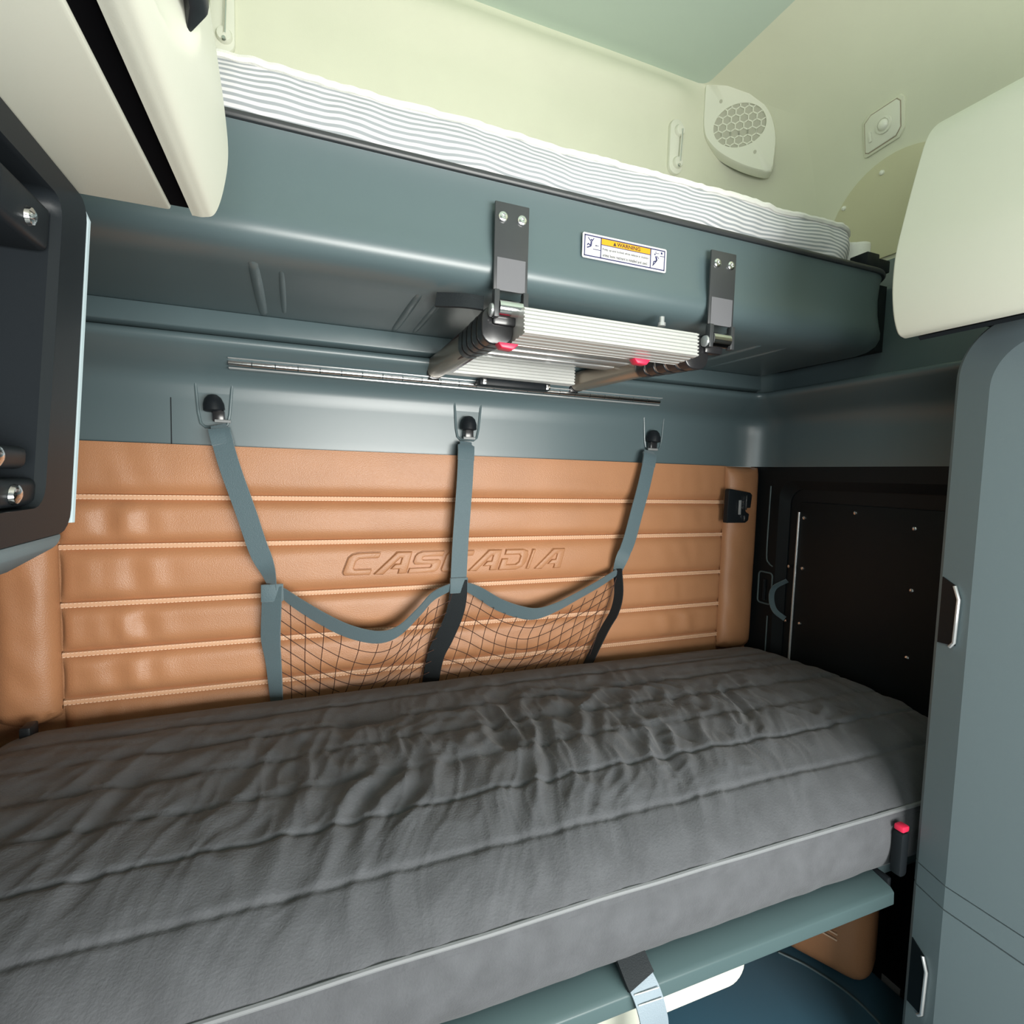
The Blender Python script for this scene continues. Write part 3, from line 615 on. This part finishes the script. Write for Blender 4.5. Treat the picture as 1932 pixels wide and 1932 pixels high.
mk('block', prism([(1.372, 1.971), (1.425, 1.971), (1.425, 2.008), (1.405, 2.012), (1.378, 2.004), (1.372, 1.998)], 'y', 0.985, 1.045) if False else box(1.365, 1.412, 0.996, 1.046, 1.971, 2.006), 'black_plastic', t, bevel=0.003)
mk('side_flange', box(1.4125, 1.46, 1.0, 1.04, 1.966, 1.998), 'black_plastic', t, bevel=0.003)

# ================================================================== WARNING STICKER
ST = (0.530, 0.9985, 1.850)
t = thing('warning_sticker', 'white and orange warning sticker on the front of the upper bunk', 'sticker', ST)
SU, SV, SN = Vector((1, 0, 0)), Vector((0, 0, 1)), Vector((0, -1, 0))
def st(g): return place(g, ST, SU, SV, SN)
def flat(poly, d): return [(p[0], p[1], d) for p in poly], [tuple(range(len(poly)))]
def slab(poly, d0, d1): return prism(poly, 'z', d0, d1)
mk('backing', st(slab(rrect(0, 0.208, 0, 0.050, 0.004, 4), -0.001, 0.0010)), 'sticker_white', t)
mk('border', st(merge(*[slab(rrect(*q, 0.0002, 1), 0.001, 0.0013) for q in ((0.004, 0.204, 0.0036, 0.0060), (0.004, 0.204, 0.0440, 0.0464), (0.004, 0.0064, 0.004, 0.046), (0.2016, 0.204, 0.004, 0.046), (0.0422, 0.0446, 0.005, 0.045), (0.1654, 0.1678, 0.005, 0.045))])), 'sticker_navy', t)
bn = mk('orange_banner', st(slab(rrect(0.0448, 0.1652, 0.0325, 0.0440, 0.0002, 1), 0.001, 0.0012)), 'sticker_orange', t)
mk('banner_rule', st(slab(rrect(0.0446, 0.1654, 0.0310, 0.0325, 0.0002, 1), 0.001, 0.0013)), 'sticker_navy', t)
tx = text_geo('WARNING', 0.0078, 0.058, depth=0.0014); mk('warning_word', st(([(p[0] + 0.0815, p[1] + 0.0344, p[2]) for p in tx[0]], tx[1])), 'sticker_black', t)
mk('alert_triangle', st(slab([(0.0725, 0.0344), (0.0800, 0.0344), (0.07625, 0.0422)], 0.0012, 0.0014)), 'sticker_black', t)
for s, z, wd in (('Keep up and locked while vehicle in motion', 0.0200, 0.114), ('unless bunk restraint is installed and used.', 0.0090, 0.112)):
    tx = text_geo(s, 0.0062, wd, depth=0.0012); mk('warning_text', st(([(p[0] + 0.0475, p[1] + z, p[2]) for p in tx[0]], tx[1])), 'sticker_black', t)
def bar(p, q, w_):
    p, q = Vector((*p, 0)), Vector((*q, 0)); d = (q - p).normalized(); nn = Vector((-d.y, d.x, 0)) * (w_ * 1.4 if w_ < 0.002 else w_) / 2
    return slab([tuple((p + nn)[:2]), tuple((q + nn)[:2]), tuple((q - nn)[:2]), tuple((p - nn)[:2])], 0.001, 0.0013)
def disc(c, r): return slab([(c[0] + r * math.cos(a * math.pi / 5), c[1] + r * math.sin(a * math.pi / 5)) for a in range(10)], 0.001, 0.0013)
mk('falling_figure', st(merge(disc((0.0205, 0.0375), 0.0018), bar((0.0205, 0.0345), (0.0195, 0.0245), 0.0036), bar((0.0190, 0.0345), (0.0125, 0.0410), 0.0014), bar((0.0215, 0.0345), (0.0265, 0.0415), 0.0014), bar((0.0195, 0.0245), (0.0105, 0.0205), 0.0018), bar((0.0185, 0.0260), (0.0130, 0.0290), 0.0018), bar((0.0130, 0.0290), (0.0110, 0.0250), 0.0016), bar((0.0245, 0.0195), (0.0425, 0.0195), 0.0010), bar((0.031, 0.0275), (0.038, 0.0275), 0.0009), slab([(0.0295, 0.0275), (0.0325, 0.0295), (0.0325, 0.0255)], 0.001, 0.0013))), 'sticker_navy', t)
mk('restrained_figure', st(merge(disc((0.1775, 0.0350), 0.0019), bar((0.1800, 0.0315), (0.1830, 0.0225), 0.0040), bar((0.1830, 0.0225), (0.1745, 0.0190), 0.0018), bar((0.1745, 0.0190), (0.1740, 0.0125), 0.0016), bar((0.1830, 0.0225), (0.1725, 0.0105), 0.0016), bar((0.1835, 0.0320), (0.1880, 0.0270), 0.0012), bar((0.1800, 0.0370), (0.1890, 0.0380), 0.0008), bar((0.1800, 0.0370), (0.1800, 0.0415), 0.0010), slab(rrect(0.1925, 0.1970, 0.0375, 0.0420, 0.0002, 1), 0.001, 0.0013), bar((0.1905, 0.0335), (0.2025, 0.0335), 0.0010))), 'sticker_navy', t)

# ================================================================== FOLDED LADDER
t = thing('bunk_ladder', 'folded aluminium ladder hung by black brackets under the upper bunk', 'ladder', (0.60, 1.15, 1.65))
def plate_bracket(x0, x1, name):
    zt, zb = 1.916, 1.700
    br = mk('bracket', merge(box(x0, x1, 0.984, 0.9895, 1.752, zt), box(x0, x0 + 0.011, 0.976, 0.992, zb, 1.752), box(x1 - 0.011, x1, 0.976, 0.992, zb, 1.752)), 'black_steel', t, bevel=0.0018)
    mk('worn_patch', box(x0 + 0.006, x1 - 0.006, 0.9830, 0.9838, 1.752, 1.813), 'grey_patch', br)
    bx = (x0 + x1) / 2
    mk('barrel', cyl((x0 + 0.0115, 0.988, 1.720), (x1 - 0.0115, 0.988, 1.720), 0.0165, 20), 'chrome', br)
    for s in (-1, 1):
        for q in ((0.0105,)):
            sw = mk('screw', lathe([(0.0098, 0), (0.0092, 0.003), (0.006, 0.005), (0.0045, 0.005), (0.004, 0.002), (0, 0.002)], (bx + s * 0.0195, 0.984, 1.888), (0, -1, 0), 16), 'chrome', br)
    mk('side_pivot', lathe([(0.013, 0), (0.012, 0.004), (0.007, 0.006), (0, 0.006)], (x0, 0.990, 1.715), (-1, 0, 0), 16), 'dull_steel', br)
    mk('pivot_lug', merge(box(x0 + 0.004, x1 - 0.016, 0.9925, 1.022, 1.690, 1.735)), 'black_rubber', br, bevel=0.006)
    return br
plate_bracket(0.3350, 0.4055, 'l'); plate_bracket(0.8490, 0.9210, 'r')
def rail_section(xn, xf, yn, yf, zn, zf, wd, ht):
    rings = []
    for k in range(9):
        u = k / 8; x = xn + (xf - xn) * u; y = yn + (yf - yn) * u; z = zn + (zf - zn) * u
        rings.append([(x + p[0], y, z + p[1]) for p in rrect(-wd / 2, wd / 2, -ht / 2, ht / 2, min(wd, ht) * 0.38, 4)])
    return loft(rings)
def rail(xn, xf, side):
    def at(y): u = (y - 0.99) / (1.43 - 0.99); return xn + (xf - xn) * u, 1.690 - 0.010 * u
    def sec(y0, y1, wd, ht):
        a, za = at(y0); b, zb = at(y1); return rail_section(a, b, y0, y1, za, zb, wd, ht)
    r = mk('side_rail', sec(1.12, 1.415, 0.046, 0.054), 'bronze_tube', t, sharp=50)
    for k in range(5):
        y = 1.000 + 0.033 * k; mk('collar', sec(y, y + 0.0265, 0.066 - 0.003 * k, 0.074 - 0.003 * k), 'black_rubber', r, bevel=0.003, sharp=50)
        mk('collar_ring', sec(y + 0.0267, y + 0.0328, 0.058 - 0.003 * k, 0.066 - 0.003 * k), 'dull_steel', r, sharp=50)
    mk('end_cap', sec(1.4155, 1.4395, 0.048, 0.056), 'black_rubber', r, bevel=0.004, sharp=50)
    return r
rl = rail(0.352, 0.325, -1); rr_ = rail(0.838, 0.752, 1)
mk('printed_label', merge(box(0.321, 0.3235, 1.14, 1.36, 1.668, 1.712), box(0.326, 0.358, 1.14, 1.36, 1.6595, 1.6615)), 'amber_label', rl, bevel=0.001)
def tread(x0, x1, y0, y1, z0, z1, rises, tilt, name='tread'):
    # extruded aluminium: front face ridged, underside ridged
    pr = []
    nf = 7
    for k in range(nf):
        za = z0 + (z1 - z0) * k / nf; zb = z0 + (z1 - z0) * (k + 1) / nf
        pr += [(y0 + 0.005, za), (y0, za + 0.0012), (y0, zb - 0.0032), (y0 + 0.005, zb - 0.002)]
    pr += [(y0 + 0.006, z1), (y1, z1 - 0.004), (y1, z0)]
    nb = 4
    for k in range(nb):
        ya = y1 + (y0 + 0.005 - y1) * k / nb; yb = y1 + (y0 + 0.005 - y1) * (k + 1) / nb
        pr += [(ya - 0.001, z0 + 0.0025), (ya - 0.004, z0), (yb + 0.004, z0), (yb + 0.001, z0 + 0.0025)]
    c = Vector((0, y0, z0)); R = Matrix.Rotation(tilt, 3, 'X'); q = []
    for y, z in pr: p = R @ (Vector((0, y, z)) - c) + c; q.append((p.y, p.z))
    o = mk(name, prism(q, 'x', x0, x1), 'aluminium', t, sharp=25)
    return o
tread(0.386, 0.795, 0.945, 1.025, 1.667, 1.718, 6, math.radians(-3))
tread(0.350, 0.727, 1.385, 1.432, 1.664, 1.722, 5, math.radians(0))
mk('tread_stack', merge(*[box(0.385, 0.800, 1.075 + 0.055 * k, 1.115 + 0.055 * k, 1.690, 1.712) for k in range(4)]), 'dull_steel', t, bevel=0.003)
mk('release_button', prism([(0.345, 1.653), (0.388, 1.653), (0.376, 1.641), (0.352, 1.643)], 'y', 0.975, 1.000), 'red_plastic', t, bevel=0.002)
mk('release_button', prism([(0.665, 1.660), (0.708, 1.660), (0.698, 1.648), (0.674, 1.649)], 'y', 0.995, 1.018), 'red_plastic', t, bevel=0.002)
mk('catch_box', box(0.44, 0.65, 1.386, 1.428, 1.640, 1.660), 'black_plastic', t, bevel=0.004)
for x in (0.447, 0.635): mk('catch_clip', box(x, x + 0.012, 1.380, 1.3855, 1.642, 1.658), 'chrome', t, bevel=0.001)
mk('tie_strap', ribbon(crom([(0.24, 1.05, 1.738), (0.285, 1.020, 1.734), (0.325, 1.012, 1.732)], 5), (0, 0.2, 1), 0.028, 0.006), 'webbing_dark', t)
mk('stop_bolt', lathe([(0.006, 0), (0.006, 0.012), (0.009, 0.013), (0.009, 0.02), (0, 0.021)], (0.735, 1.0, 1.7565), (0, 0, -1), 10), 'dull_steel', t)

# ================================================================== UPPER WALL FITTINGS
SC = Vector((1.323, 1.434, 2.556)); su = Vector((0.8, -0.6, 0)); sv = Vector((0, 0, 1)); sn = Vector((-0.6, -0.8, 0))
t = thing('corner_speaker', 'cream corner speaker with honeycomb grille below the ceiling', 'speaker', tuple(SC - Vector((0, 0, 0.157))))
OUT = [(-0.113, 0.145), (-0.114, 0.075), (-0.112, 0.009), (-0.096, -0.035), (-0.052, -0.083), (0.02, -0.129), (0.091, -0.157), (0.106, -0.150), (0.110, -0.130), (0.112, -0.048), (0.091, 0.026), (0.048, 0.083), (-0.013, 0.129), (-0.086, 0.163), (-0.105, 0.162)]
def ray_out(a):
    d = Vector((math.cos(a), math.sin(a))); best = 0.2
    for i in range(len(OUT)):
        p, q = Vector(OUT[i]), Vector(OUT[(i + 1) % len(OUT)]); e = q - p; den = d.x * e.y - d.y * e.x
        if abs(den) < 1e-9: continue
        s = (p.x * e.y - p.y * e.x) / den; u = (p.x * d.y - p.y * d.x) / den
        if s > 0 and -1e-6 <= u <= 1 + 1e-6: best = s
    return (d.x * best, d.y * best)
_o = [Vector((*p, 0)) for p in OUT]; _o = crom(_o + [_o[0]], 6)[:-1]; OUT = [(p.x, p.y) for p in _o]
NA = 96; angs = [2 * math.pi * k / NA for k in range(NA)]; EA, EB = 0.080, 0.069
outer = [ray_out(a) for a in angs]; inner_e = [(EA * math.cos(a), EB * math.sin(a)) for a in angs]
rings = [[(p[0], p[1], -0.035) for p in outer], [(p[0], p[1], 0.0) for p in outer], [(p[0] * 0.97, p[1] * 0.97, 0.005) for p in outer], [(p[0], p[1], 0.005) for p in inner_e], [(p[0], p[1], -0.004) for p in inner_e]]
mk('speaker_plate', place(loft(rings, cap=False), SC, su, sv, sn), 'cream_plastic', t, sharp=45)
mk('speaker_cloth', place(([(p[0], p[1], -0.001) for p in inner_e], [tuple(range(NA))]), SC, su, sv, sn), 'speaker_cloth', t)
bars = []; a = 0.0150
import itertools
seen = set()
for i, j in itertools.product(range(-8, 9), range(-8, 9)):
    cx = a * 1.732 * (i + 0.5 * (j % 2)); cy = a * 1.5 * j
    for k in range(6):
        a0 = math.radians(60 * k + 30); a1 = math.radians(60 * k + 90)
        p = (cx + a * math.cos(a0), cy + a * math.sin(a0)); q = (cx + a * math.cos(a1), cy + a * math.sin(a1))
        key = (round((p[0] + q[0]) * 500), round((p[1] + q[1]) * 500))
        if key in seen: continue
        seen.add(key)
        def ins(r): return (r[0] / EA) ** 2 + (r[1] / EB) ** 2 < 1.0
        if ins(p) and ins(q): bars.append(bar(p, q, 0.0036))
        elif ins(p) or ins(q):
            pi, po = (p, q) if ins(p) else (q, p); lo, hi = 0.0, 1.0
            for _ in range(12):
                mid = (lo + hi) / 2; r = (pi[0] + (po[0] - pi[0]) * mid, pi[1] + (po[1] - pi[1]) * mid)
                if ins(r): lo = mid
                else: hi = mid
            if lo > 0.08: bars.append(bar(pi, (pi[0] + (po[0] - pi[0]) * lo, pi[1] + (po[1] - pi[1]) * lo), 0.0036))
g = merge(*bars); g = ([(p[0], p[1], 0.003 if p[2] > 0.0011 else -0.002) for p in g[0]], g[1])
mk('honeycomb_grille', place(g, SC, su, sv, sn), 'cream_plastic', t)
for p in ((-0.061, 0.083), (0.051, -0.090)): mk('screw_hole', place(slab([(p[0] + 0.005 * math.cos(k), p[1] + 0.0065 * math.sin(k)) for k in [i * 0.628 for i in range(10)]], 0.004, 0.0054), SC, su, sv, sn), 'speaker_cloth', t)
# tie-down loops on the rear wall
def tie_loop(x, z0, z1, label):
    zc = (z0 + z1) / 2; w_ = 0.026
    t = thing('tie_down_loop', label, 'wall hook', (x, 1.49, z0), 'tie-down loops on the rear wall')
    mk('base_plate', prism(rrect(x - w_, x + w_, z0, z1, w_ * 0.98, 8), 'y', 1.4865, 1.504), 'cream_plastic', t, bevel=0.003)
    mk('socket', lathe([(0.018, -0.01), (0.018, 0.006), (0.015, 0.012), (0.008, 0.013), (0, 0.012)], (x + 0.006, 1.488, z1 - 0.036), (0, -1, 0), 16), 'cream_plastic', t)
    mk('socket', lathe([(0.018, -0.01), (0.018, 0.006), (0.015, 0.012), (0.008, 0.013), (0, 0.012)], (x + 0.004, 1.488, z0 + 0.034), (0, -1, 0), 16), 'cream_plastic', t)
    mk('wire_bar', tube([(x + 0.010, 1.474, z1 - 0.035), (x + 0.006, 1.474, z0 + 0.033)], 0.0032, 8), 'chrome', t)
    mk('screw', lathe([(0.006, 0), (0.004, 0.003), (0, 0.003)], (x + 0.004, 1.4742, z0 + 0.022), (0, -1, 0), 10), 'chrome', t)
tie_loop(1.120, 2.388, 2.557, 'cream tie-down loop with steel bar just left of the corner speaker')
tie_loop(-0.180, 2.375, 2.545, 'cream tie-down loop with steel bar beside the open cream cabinet door')
# frame on the sloping side wall at height z
def wall_frame(y, z):
    d = 0.01; tz = Vector((xs(z + d) - xs(z - d), 0, 2 * d)).normalized(); n = Vector((-tz.z, 0, tz.x)); n = n if n.x < 0 else -n
    return Vector((xs(z), y, z)), Vector((0, -1, 0)), tz, n
o_, u_, v_, n_ = wall_frame(1.062, 2.382)
t = thing('dome_light', 'cream rectangular reading light with round lens on the side wall', 'light', tuple(o_))
mk('bezel', place(slab([(-0.058, -0.052), (-0.050, -0.056), (0.040, -0.050), (0.056, -0.032), (0.062, 0.040), (0.052, 0.052), (-0.030, 0.050), (-0.052, 0.036)], -0.006, 0.006), o_, u_, v_, n_), 'headliner', t, bevel=0.003)
mk('face_plate', place(slab([(-0.049, -0.043), (-0.042, -0.047), (0.034, -0.041), (0.047, -0.026), (0.052, 0.034), (0.044, 0.043), (-0.024, 0.041), (-0.043, 0.029)], 0.006, 0.009), o_, u_, v_, n_), 'cream_plastic', t, bevel=0.002)
mk('bezel_groove', place(tube([(a_, b_, 0.0065) for a_, b_ in ((-0.050, -0.044), (-0.042, -0.048), (0.034, -0.042), (0.048, -0.026), (0.053, 0.034), (0.045, 0.044), (-0.024, 0.042), (-0.044, 0.030))], 0.0014, 6, closed=True), o_, u_, v_, n_), 'bronze_tube', t)
mk('lamp_socket', lathe([(0.022, 0), (0.021, 0.005), (0.016, 0.006), (0.014, 0.003)], o_ + n_ * 0.009 + u_ * 0.008, n_, 20), 'cream_plastic', t)
mk('lens', lathe([(0.0145, 0.001), (0.013, 0.007), (0.008, 0.011), (0.0001, 0.0125)], o_ + n_ * 0.0095 + u_ * 0.008, n_, 18), 'lens_plastic', t)
mk('switch', place(slab(rrect(-0.036, -0.027, -0.024, 0.002, 0.002, 3), 0.009, 0.012), o_, u_, v_, n_), 'cream_plastic', t, bevel=0.001)
# round access panel with rivets: follows the wall's slope
t = thing('access_panel', 'round cream access cover with rivets above the upper bunk', 'cover panel', (1.53, 1.03, 2.044))
cy0, cz0, cr = 1.035, 2.09, 0.215
def disc_fn(r, a, off):
    y = cy0 + r * math.cos(a); z = max(2.044, cz0 + r * math.sin(a)); o, u, v, n = wall_frame(y, z); return o + n * off
rg = [[disc_fn(cr, 2 * math.pi * k / 48, 0.0) for k in range(48)], [disc_fn(cr, 2 * math.pi * k / 48, 0.005) for k in range(48)]] + [[disc_fn(cr * f, 2 * math.pi * k / 48, 0.006) for k in range(48)] for f in (0.98, 0.75, 0.5, 0.25, 0.02)]
mk('cover', loft(rg), 'cover_tan', t, sharp=40)
for dy, dz in ((0.036, 0.180), (0.150, 0.135), (-0.10, 0.155), (0.19, 0.03)):
    o2, u2, v2, n2 = wall_frame(cy0 + dy, cz0 + dz); mk('rivet', lathe([(0.007, 0), (0.006, 0.004), (0.003, 0.006), (0, 0.0065)], o2 + n2 * 0.006, n2, 12), 'lens_plastic', t)

# ================================================================== CABINETS
# --- left overhead cabinet (cream) with its bulged door
t = thing('overhead_cabinet', 'cream overhead cabinet at upper left with its door slightly open', 'cabinet', (-0.37, 0.40, 1.657))
mk('body', merge(box(-0.62, -0.126, 0.14, 0.648, 1.6575, 2.20)), 'cream_plastic', t, bevel=0.003)
mk('dark_gap', box(-0.1258, -0.1082, 0.145, 0.642, 1.661, 2.18), 'gap_black', t)  # black slab standing in for the shade inside the door gap
def door_profile():                       # (x, z) outer face, from the bottom up
    return crom([Vector((-0.1075, 0, 1.6575)), Vector((-0.097, 0, 1.658)), Vector((-0.087, 0, 1.664)), Vector((-0.079, 0, 1.690)), Vector((-0.0745, 0, 1.727)), Vector((-0.078, 0, 1.775)), Vector((-0.085, 0, 1.83)), Vector((-0.094, 0, 1.90)), Vector((-0.104, 0, 2.0)), Vector((-0.112, 0, 2.19))], 8)
def curved_door(pf, y0, y1, back, mirror=False, scoop=None, ny=60):
    V = []; n = len(pf)
    for j in range(ny + 1):
        y = y0 + (y1 - y0) * j / ny
        for p in pf:
            x = p.x
            if scoop:
                cy, cz, ry, rz, dp = scoop; rr2 = ((y - cy) / ry) ** 2 + ((p.z - cz) / rz) ** 2
                if rr2 < 1: x -= dp * (1 - rr2) ** 0.6
            V.append((x, y, p.z))
    F1 = [(j * n + i, j * n + i + 1, (j + 1) * n + i + 1, (j + 1) * n + i) for j in range(ny) for i in range(n - 1)]
    N = len(V); 
    for j in range(ny + 1):
        y = y0 + (y1 - y0) * j / ny
        for p in pf: V.append((back, y, p.z))
    F1 += [tuple(i + N for i in q)[::-1] for q in F1]
    for j in range(ny):
        for i in (0, n - 1): F1.append((j * n + i, (j + 1) * n + i, N + (j + 1) * n + i, N + j * n + i))
    for j in (0, ny):
        for i in range(n - 1): F1.append((j * n + i, j * n + i + 1, N + j * n + i + 1, N + j * n + i))
    return V, F1
dr = mk('door', curved_door(door_profile(), 0.14, 0.650, -0.1080, scoop=(0.36, 1.745, 0.13, 0.072, 0.014)), 'cream_plastic', t, sharp=50)
mk('door_handle', loft([[(x0, y, z) for x0, z in ((-0.074 - 0.01 * s, 1.722 - 0.012 * s), (-0.066, 1.735), (-0.066, 1.775), (-0.082, 1.785))] for y, s in ((0.27, 0), (0.40, 0), (0.455, 0.2), (0.478, 0.9))]), 'black_plastic', dr, bevel=0.004)
# --- left open shelf cabinet
t = thing('shelf_cabinet', 'open black shelf cabinet with quilted lining below the left overhead cabinet', 'cabinet', (-0.40, 0.40, 1.33))
fo = rrect(0.10, 0.665, 1.338, 1.656, 0.02, 4); fi = rrect(0.12, 0.605, 1.363, 1.632, 0.018, 4)
mk('frame', loft([[(-0.62, p[0], p[1]) for p in fo], [(-0.206, p[0], p[1]) for p in fo], [(-0.200, p[0] * 1.0 - 0.006 * (1 if p[0] > 0.4 else -1), p[1]) for p in fo], [(-0.200, p[0], p[1]) for p in fi], [(-0.206, p[0] - 0.006 * (1 if p[0] > .4 else -1), p[1]) for p in fi], [(-0.46, p[0] - 0.006 * (1 if p[0] > .4 else -1), p[1]) for p in fi]], cap=False), 'black_plastic', t, sharp=40)
mk('edge_highlight', tube([(-0.2025, 0.6655, 1.345), (-0.2025, 0.6655, 1.45), (-0.2025, 0.6655, 1.55), (-0.2025, 0.6655, 1.640), (-0.206, 0.655, 1.652)], 0.0036, 8), 'highlight_grey', t)  # highlight along the frame's rounded corner, painted as a pale tube
mk('bottom_skirt', prism([(-0.60, 1.337), (-0.203, 1.337), (-0.206, 1.326), (-0.24, 1.304), (-0.60, 1.29)], 'y', 0.10, 0.655), 'cabinet_slate', t, bevel=0.004)
def quilt(u, v):
    y = 0.12 + 0.482 * u; z = 1.365 + 0.268 * v; a = (y / 0.16 + z / 0.085); b = (y / 0.16 - z / 0.085)
    h = abs(math.sin(math.pi * a)) ** 0.4 * abs(math.sin(math.pi * b)) ** 0.4
    return (-0.30 + 0.034 * h, y, z)
mk('quilted_lining', grid(quilt, 110, 70), 'navy_quilt', t, sharp=80)
def lug(y0, y1, z0, z1, sy, sz):
    b = mk('corner_lug', box(-0.272, -0.204, y0, y1, z0, z1), 'black_plastic', t, bevel=0.006, seg=3)
    mk('screw', lathe([(0.008, 0), (0.007, 0.003), (0.003, 0.005), (0, 0.005)], (-0.2038, sy, sz), (1, 0, 0), 12), 'chrome', b)
lug(0.510, 0.596, 1.578, 1.618, 0.556, 1.594); lug(0.490, 0.583, 1.394, 1.412, 0.532, 1.403); lug(0.525, 0.602, 1.3645, 1.387, 0.562, 1.375)
for o in t.children_recursive:              # its side leans: the rear edge runs back towards the top
    for v in o.data.vertices: v.co.y -= (1.64 - (v.co.z + t.location.z)) / 0.275 * 0.058
# --- right overhead cabinet (cream)
t = thing('overhead_cabinet', 'cream overhead cabinet with rounded front at right above the grey wardrobe', 'cabinet', (1.2, 0.40, 1.657))
rpf = [(0.986, 1.6575), (0.968, 1.664), (0.954, 1.690), (0.946, 1.725), (0.944, 1.76), (0.947, 1.80), (0.960, 1.855), (0.976, 1.915), (0.992, 1.970), (1.000, 1.993), (1.012, 2.014), (1.034, 2.034), (1.08, 2.056), (1.20, 2.11)]
rpc = crom([Vector((x, 0, z)) for x, z in rpf], 5)
poly = [(p.x, p.z) for p in rpc] + [(1.20, 1.715), (1.07, 1.715), (1.05, 1.703), (0.992, 1.660)]
mk('door', prism(poly, 'y', 0.08, 0.642), 'cream_plastic', t, bevel=0.004, seg=3, sharp=35)
mk('body', prism([(1.002, 1.660), (1.052, 1.698), (1.07, 1.7135), (1.50, 1.7135), (1.50, 1.702), (1.075, 1.702), (1.055, 1.686), (1.008, 1.655)], 'y', 0.08, 0.628), 'black_plastic', t)
mk('back_box', box(1.202, 1.50, 0.08, 0.628, 1.716, 2.10), 'cream_plastic', t)
# --- right tall wardrobe
t = thing('wardrobe', 'tall grey wardrobe cabinet with rounded top corner at the right edge', 'wardrobe', (1.25, 0.36, 0.0))
def wr(x, y1, z0, z1, r): 
    o = [(0.06, z0), (y1, z0)]
    if r:
        for k in range(17): a = math.pi / 2 * k / 16; o.append((y1 - r + r * math.cos(a), z1 - r * 1.1 + r * 1.1 * math.sin(a)))
    else: o += [(y1, z1)] + [(y1 - 0.001 * k, z1) for k in range(1, 17)]
    o.append((0.06, z1)); return [(x, p[0], p[1]) for p in o]
def wpanel(z0, z1, top):
    if top: return loft([wr(1.0805, 0.556, z0, z1 - 0.048, 0.07), wr(1.0825, 0.562, z0, z1 - 0.042, 0.072), wr(1.0990, 0.613, z0, z1 - 0.004, 0.085), wr(1.108, 0.622, z0, z1, 0.09), wr(1.50, 0.624, z0, z1, 0.09)])
    return loft([wr(1.0805, 0.556, z0, z1, 0), wr(1.0825, 0.562, z0, z1, 0), wr(1.0990, 0.613, z0, z1, 0), wr(1.108, 0.622, z0, z1, 0), wr(1.50, 0.624, z0, z1, 0)])
up = mk('upper_door', wpanel(0.6785, 1.692, True), 'cabinet_slate', t, sharp=12)
mk('middle_band', wpanel(0.6345, 0.6760, False), 'cabinet_slate', t, sharp=12)
lo_ = mk('lower_door', wpanel(0.02, 0.6315, False), 'cabinet_slate', t, sharp=12)
mk('core', box(1.100, 1.49, 0.08, 0.60, 0.0, 1.55), 'black_panel', t)
def pull(z0, z1, par):
    # cupped finger pull with bright edge on the angled corner
    def cp(s, z, d=0.0): return (1.0825 + 0.0165 * s - 0.952 * d, 0.562 + 0.051 * s + 0.306 * d, z)
    h = mk('finger_pull', loft([[cp(0.28, z0, 0.002), cp(0.95, z0 - 0.004, 0.002), cp(0.95, z1 + 0.012, 0.002), cp(0.40, z1, 0.002), cp(0.22, z1 - 0.02, 0.002)], [cp(0.28, z0, 0.0005), cp(0.95, z0 - 0.004, 0.0005), cp(0.95, z1 + 0.012, 0.0005), cp(0.40, z1, 0.0005), cp(0.22, z1 - 0.02, 0.0005)]]), 'black_panel', par)
    mk('bright_edge', tube([cp(0.42, z0 - 0.004, 0.004), cp(0.26, z0 + 0.006, 0.005), cp(0.22, z1 - 0.022, 0.005), cp(0.42, z1, 0.004)], 0.0030, 8), 'dull_steel', h)
pull(1.115, 1.222, up); pull(0.400, 0.515, lo_)
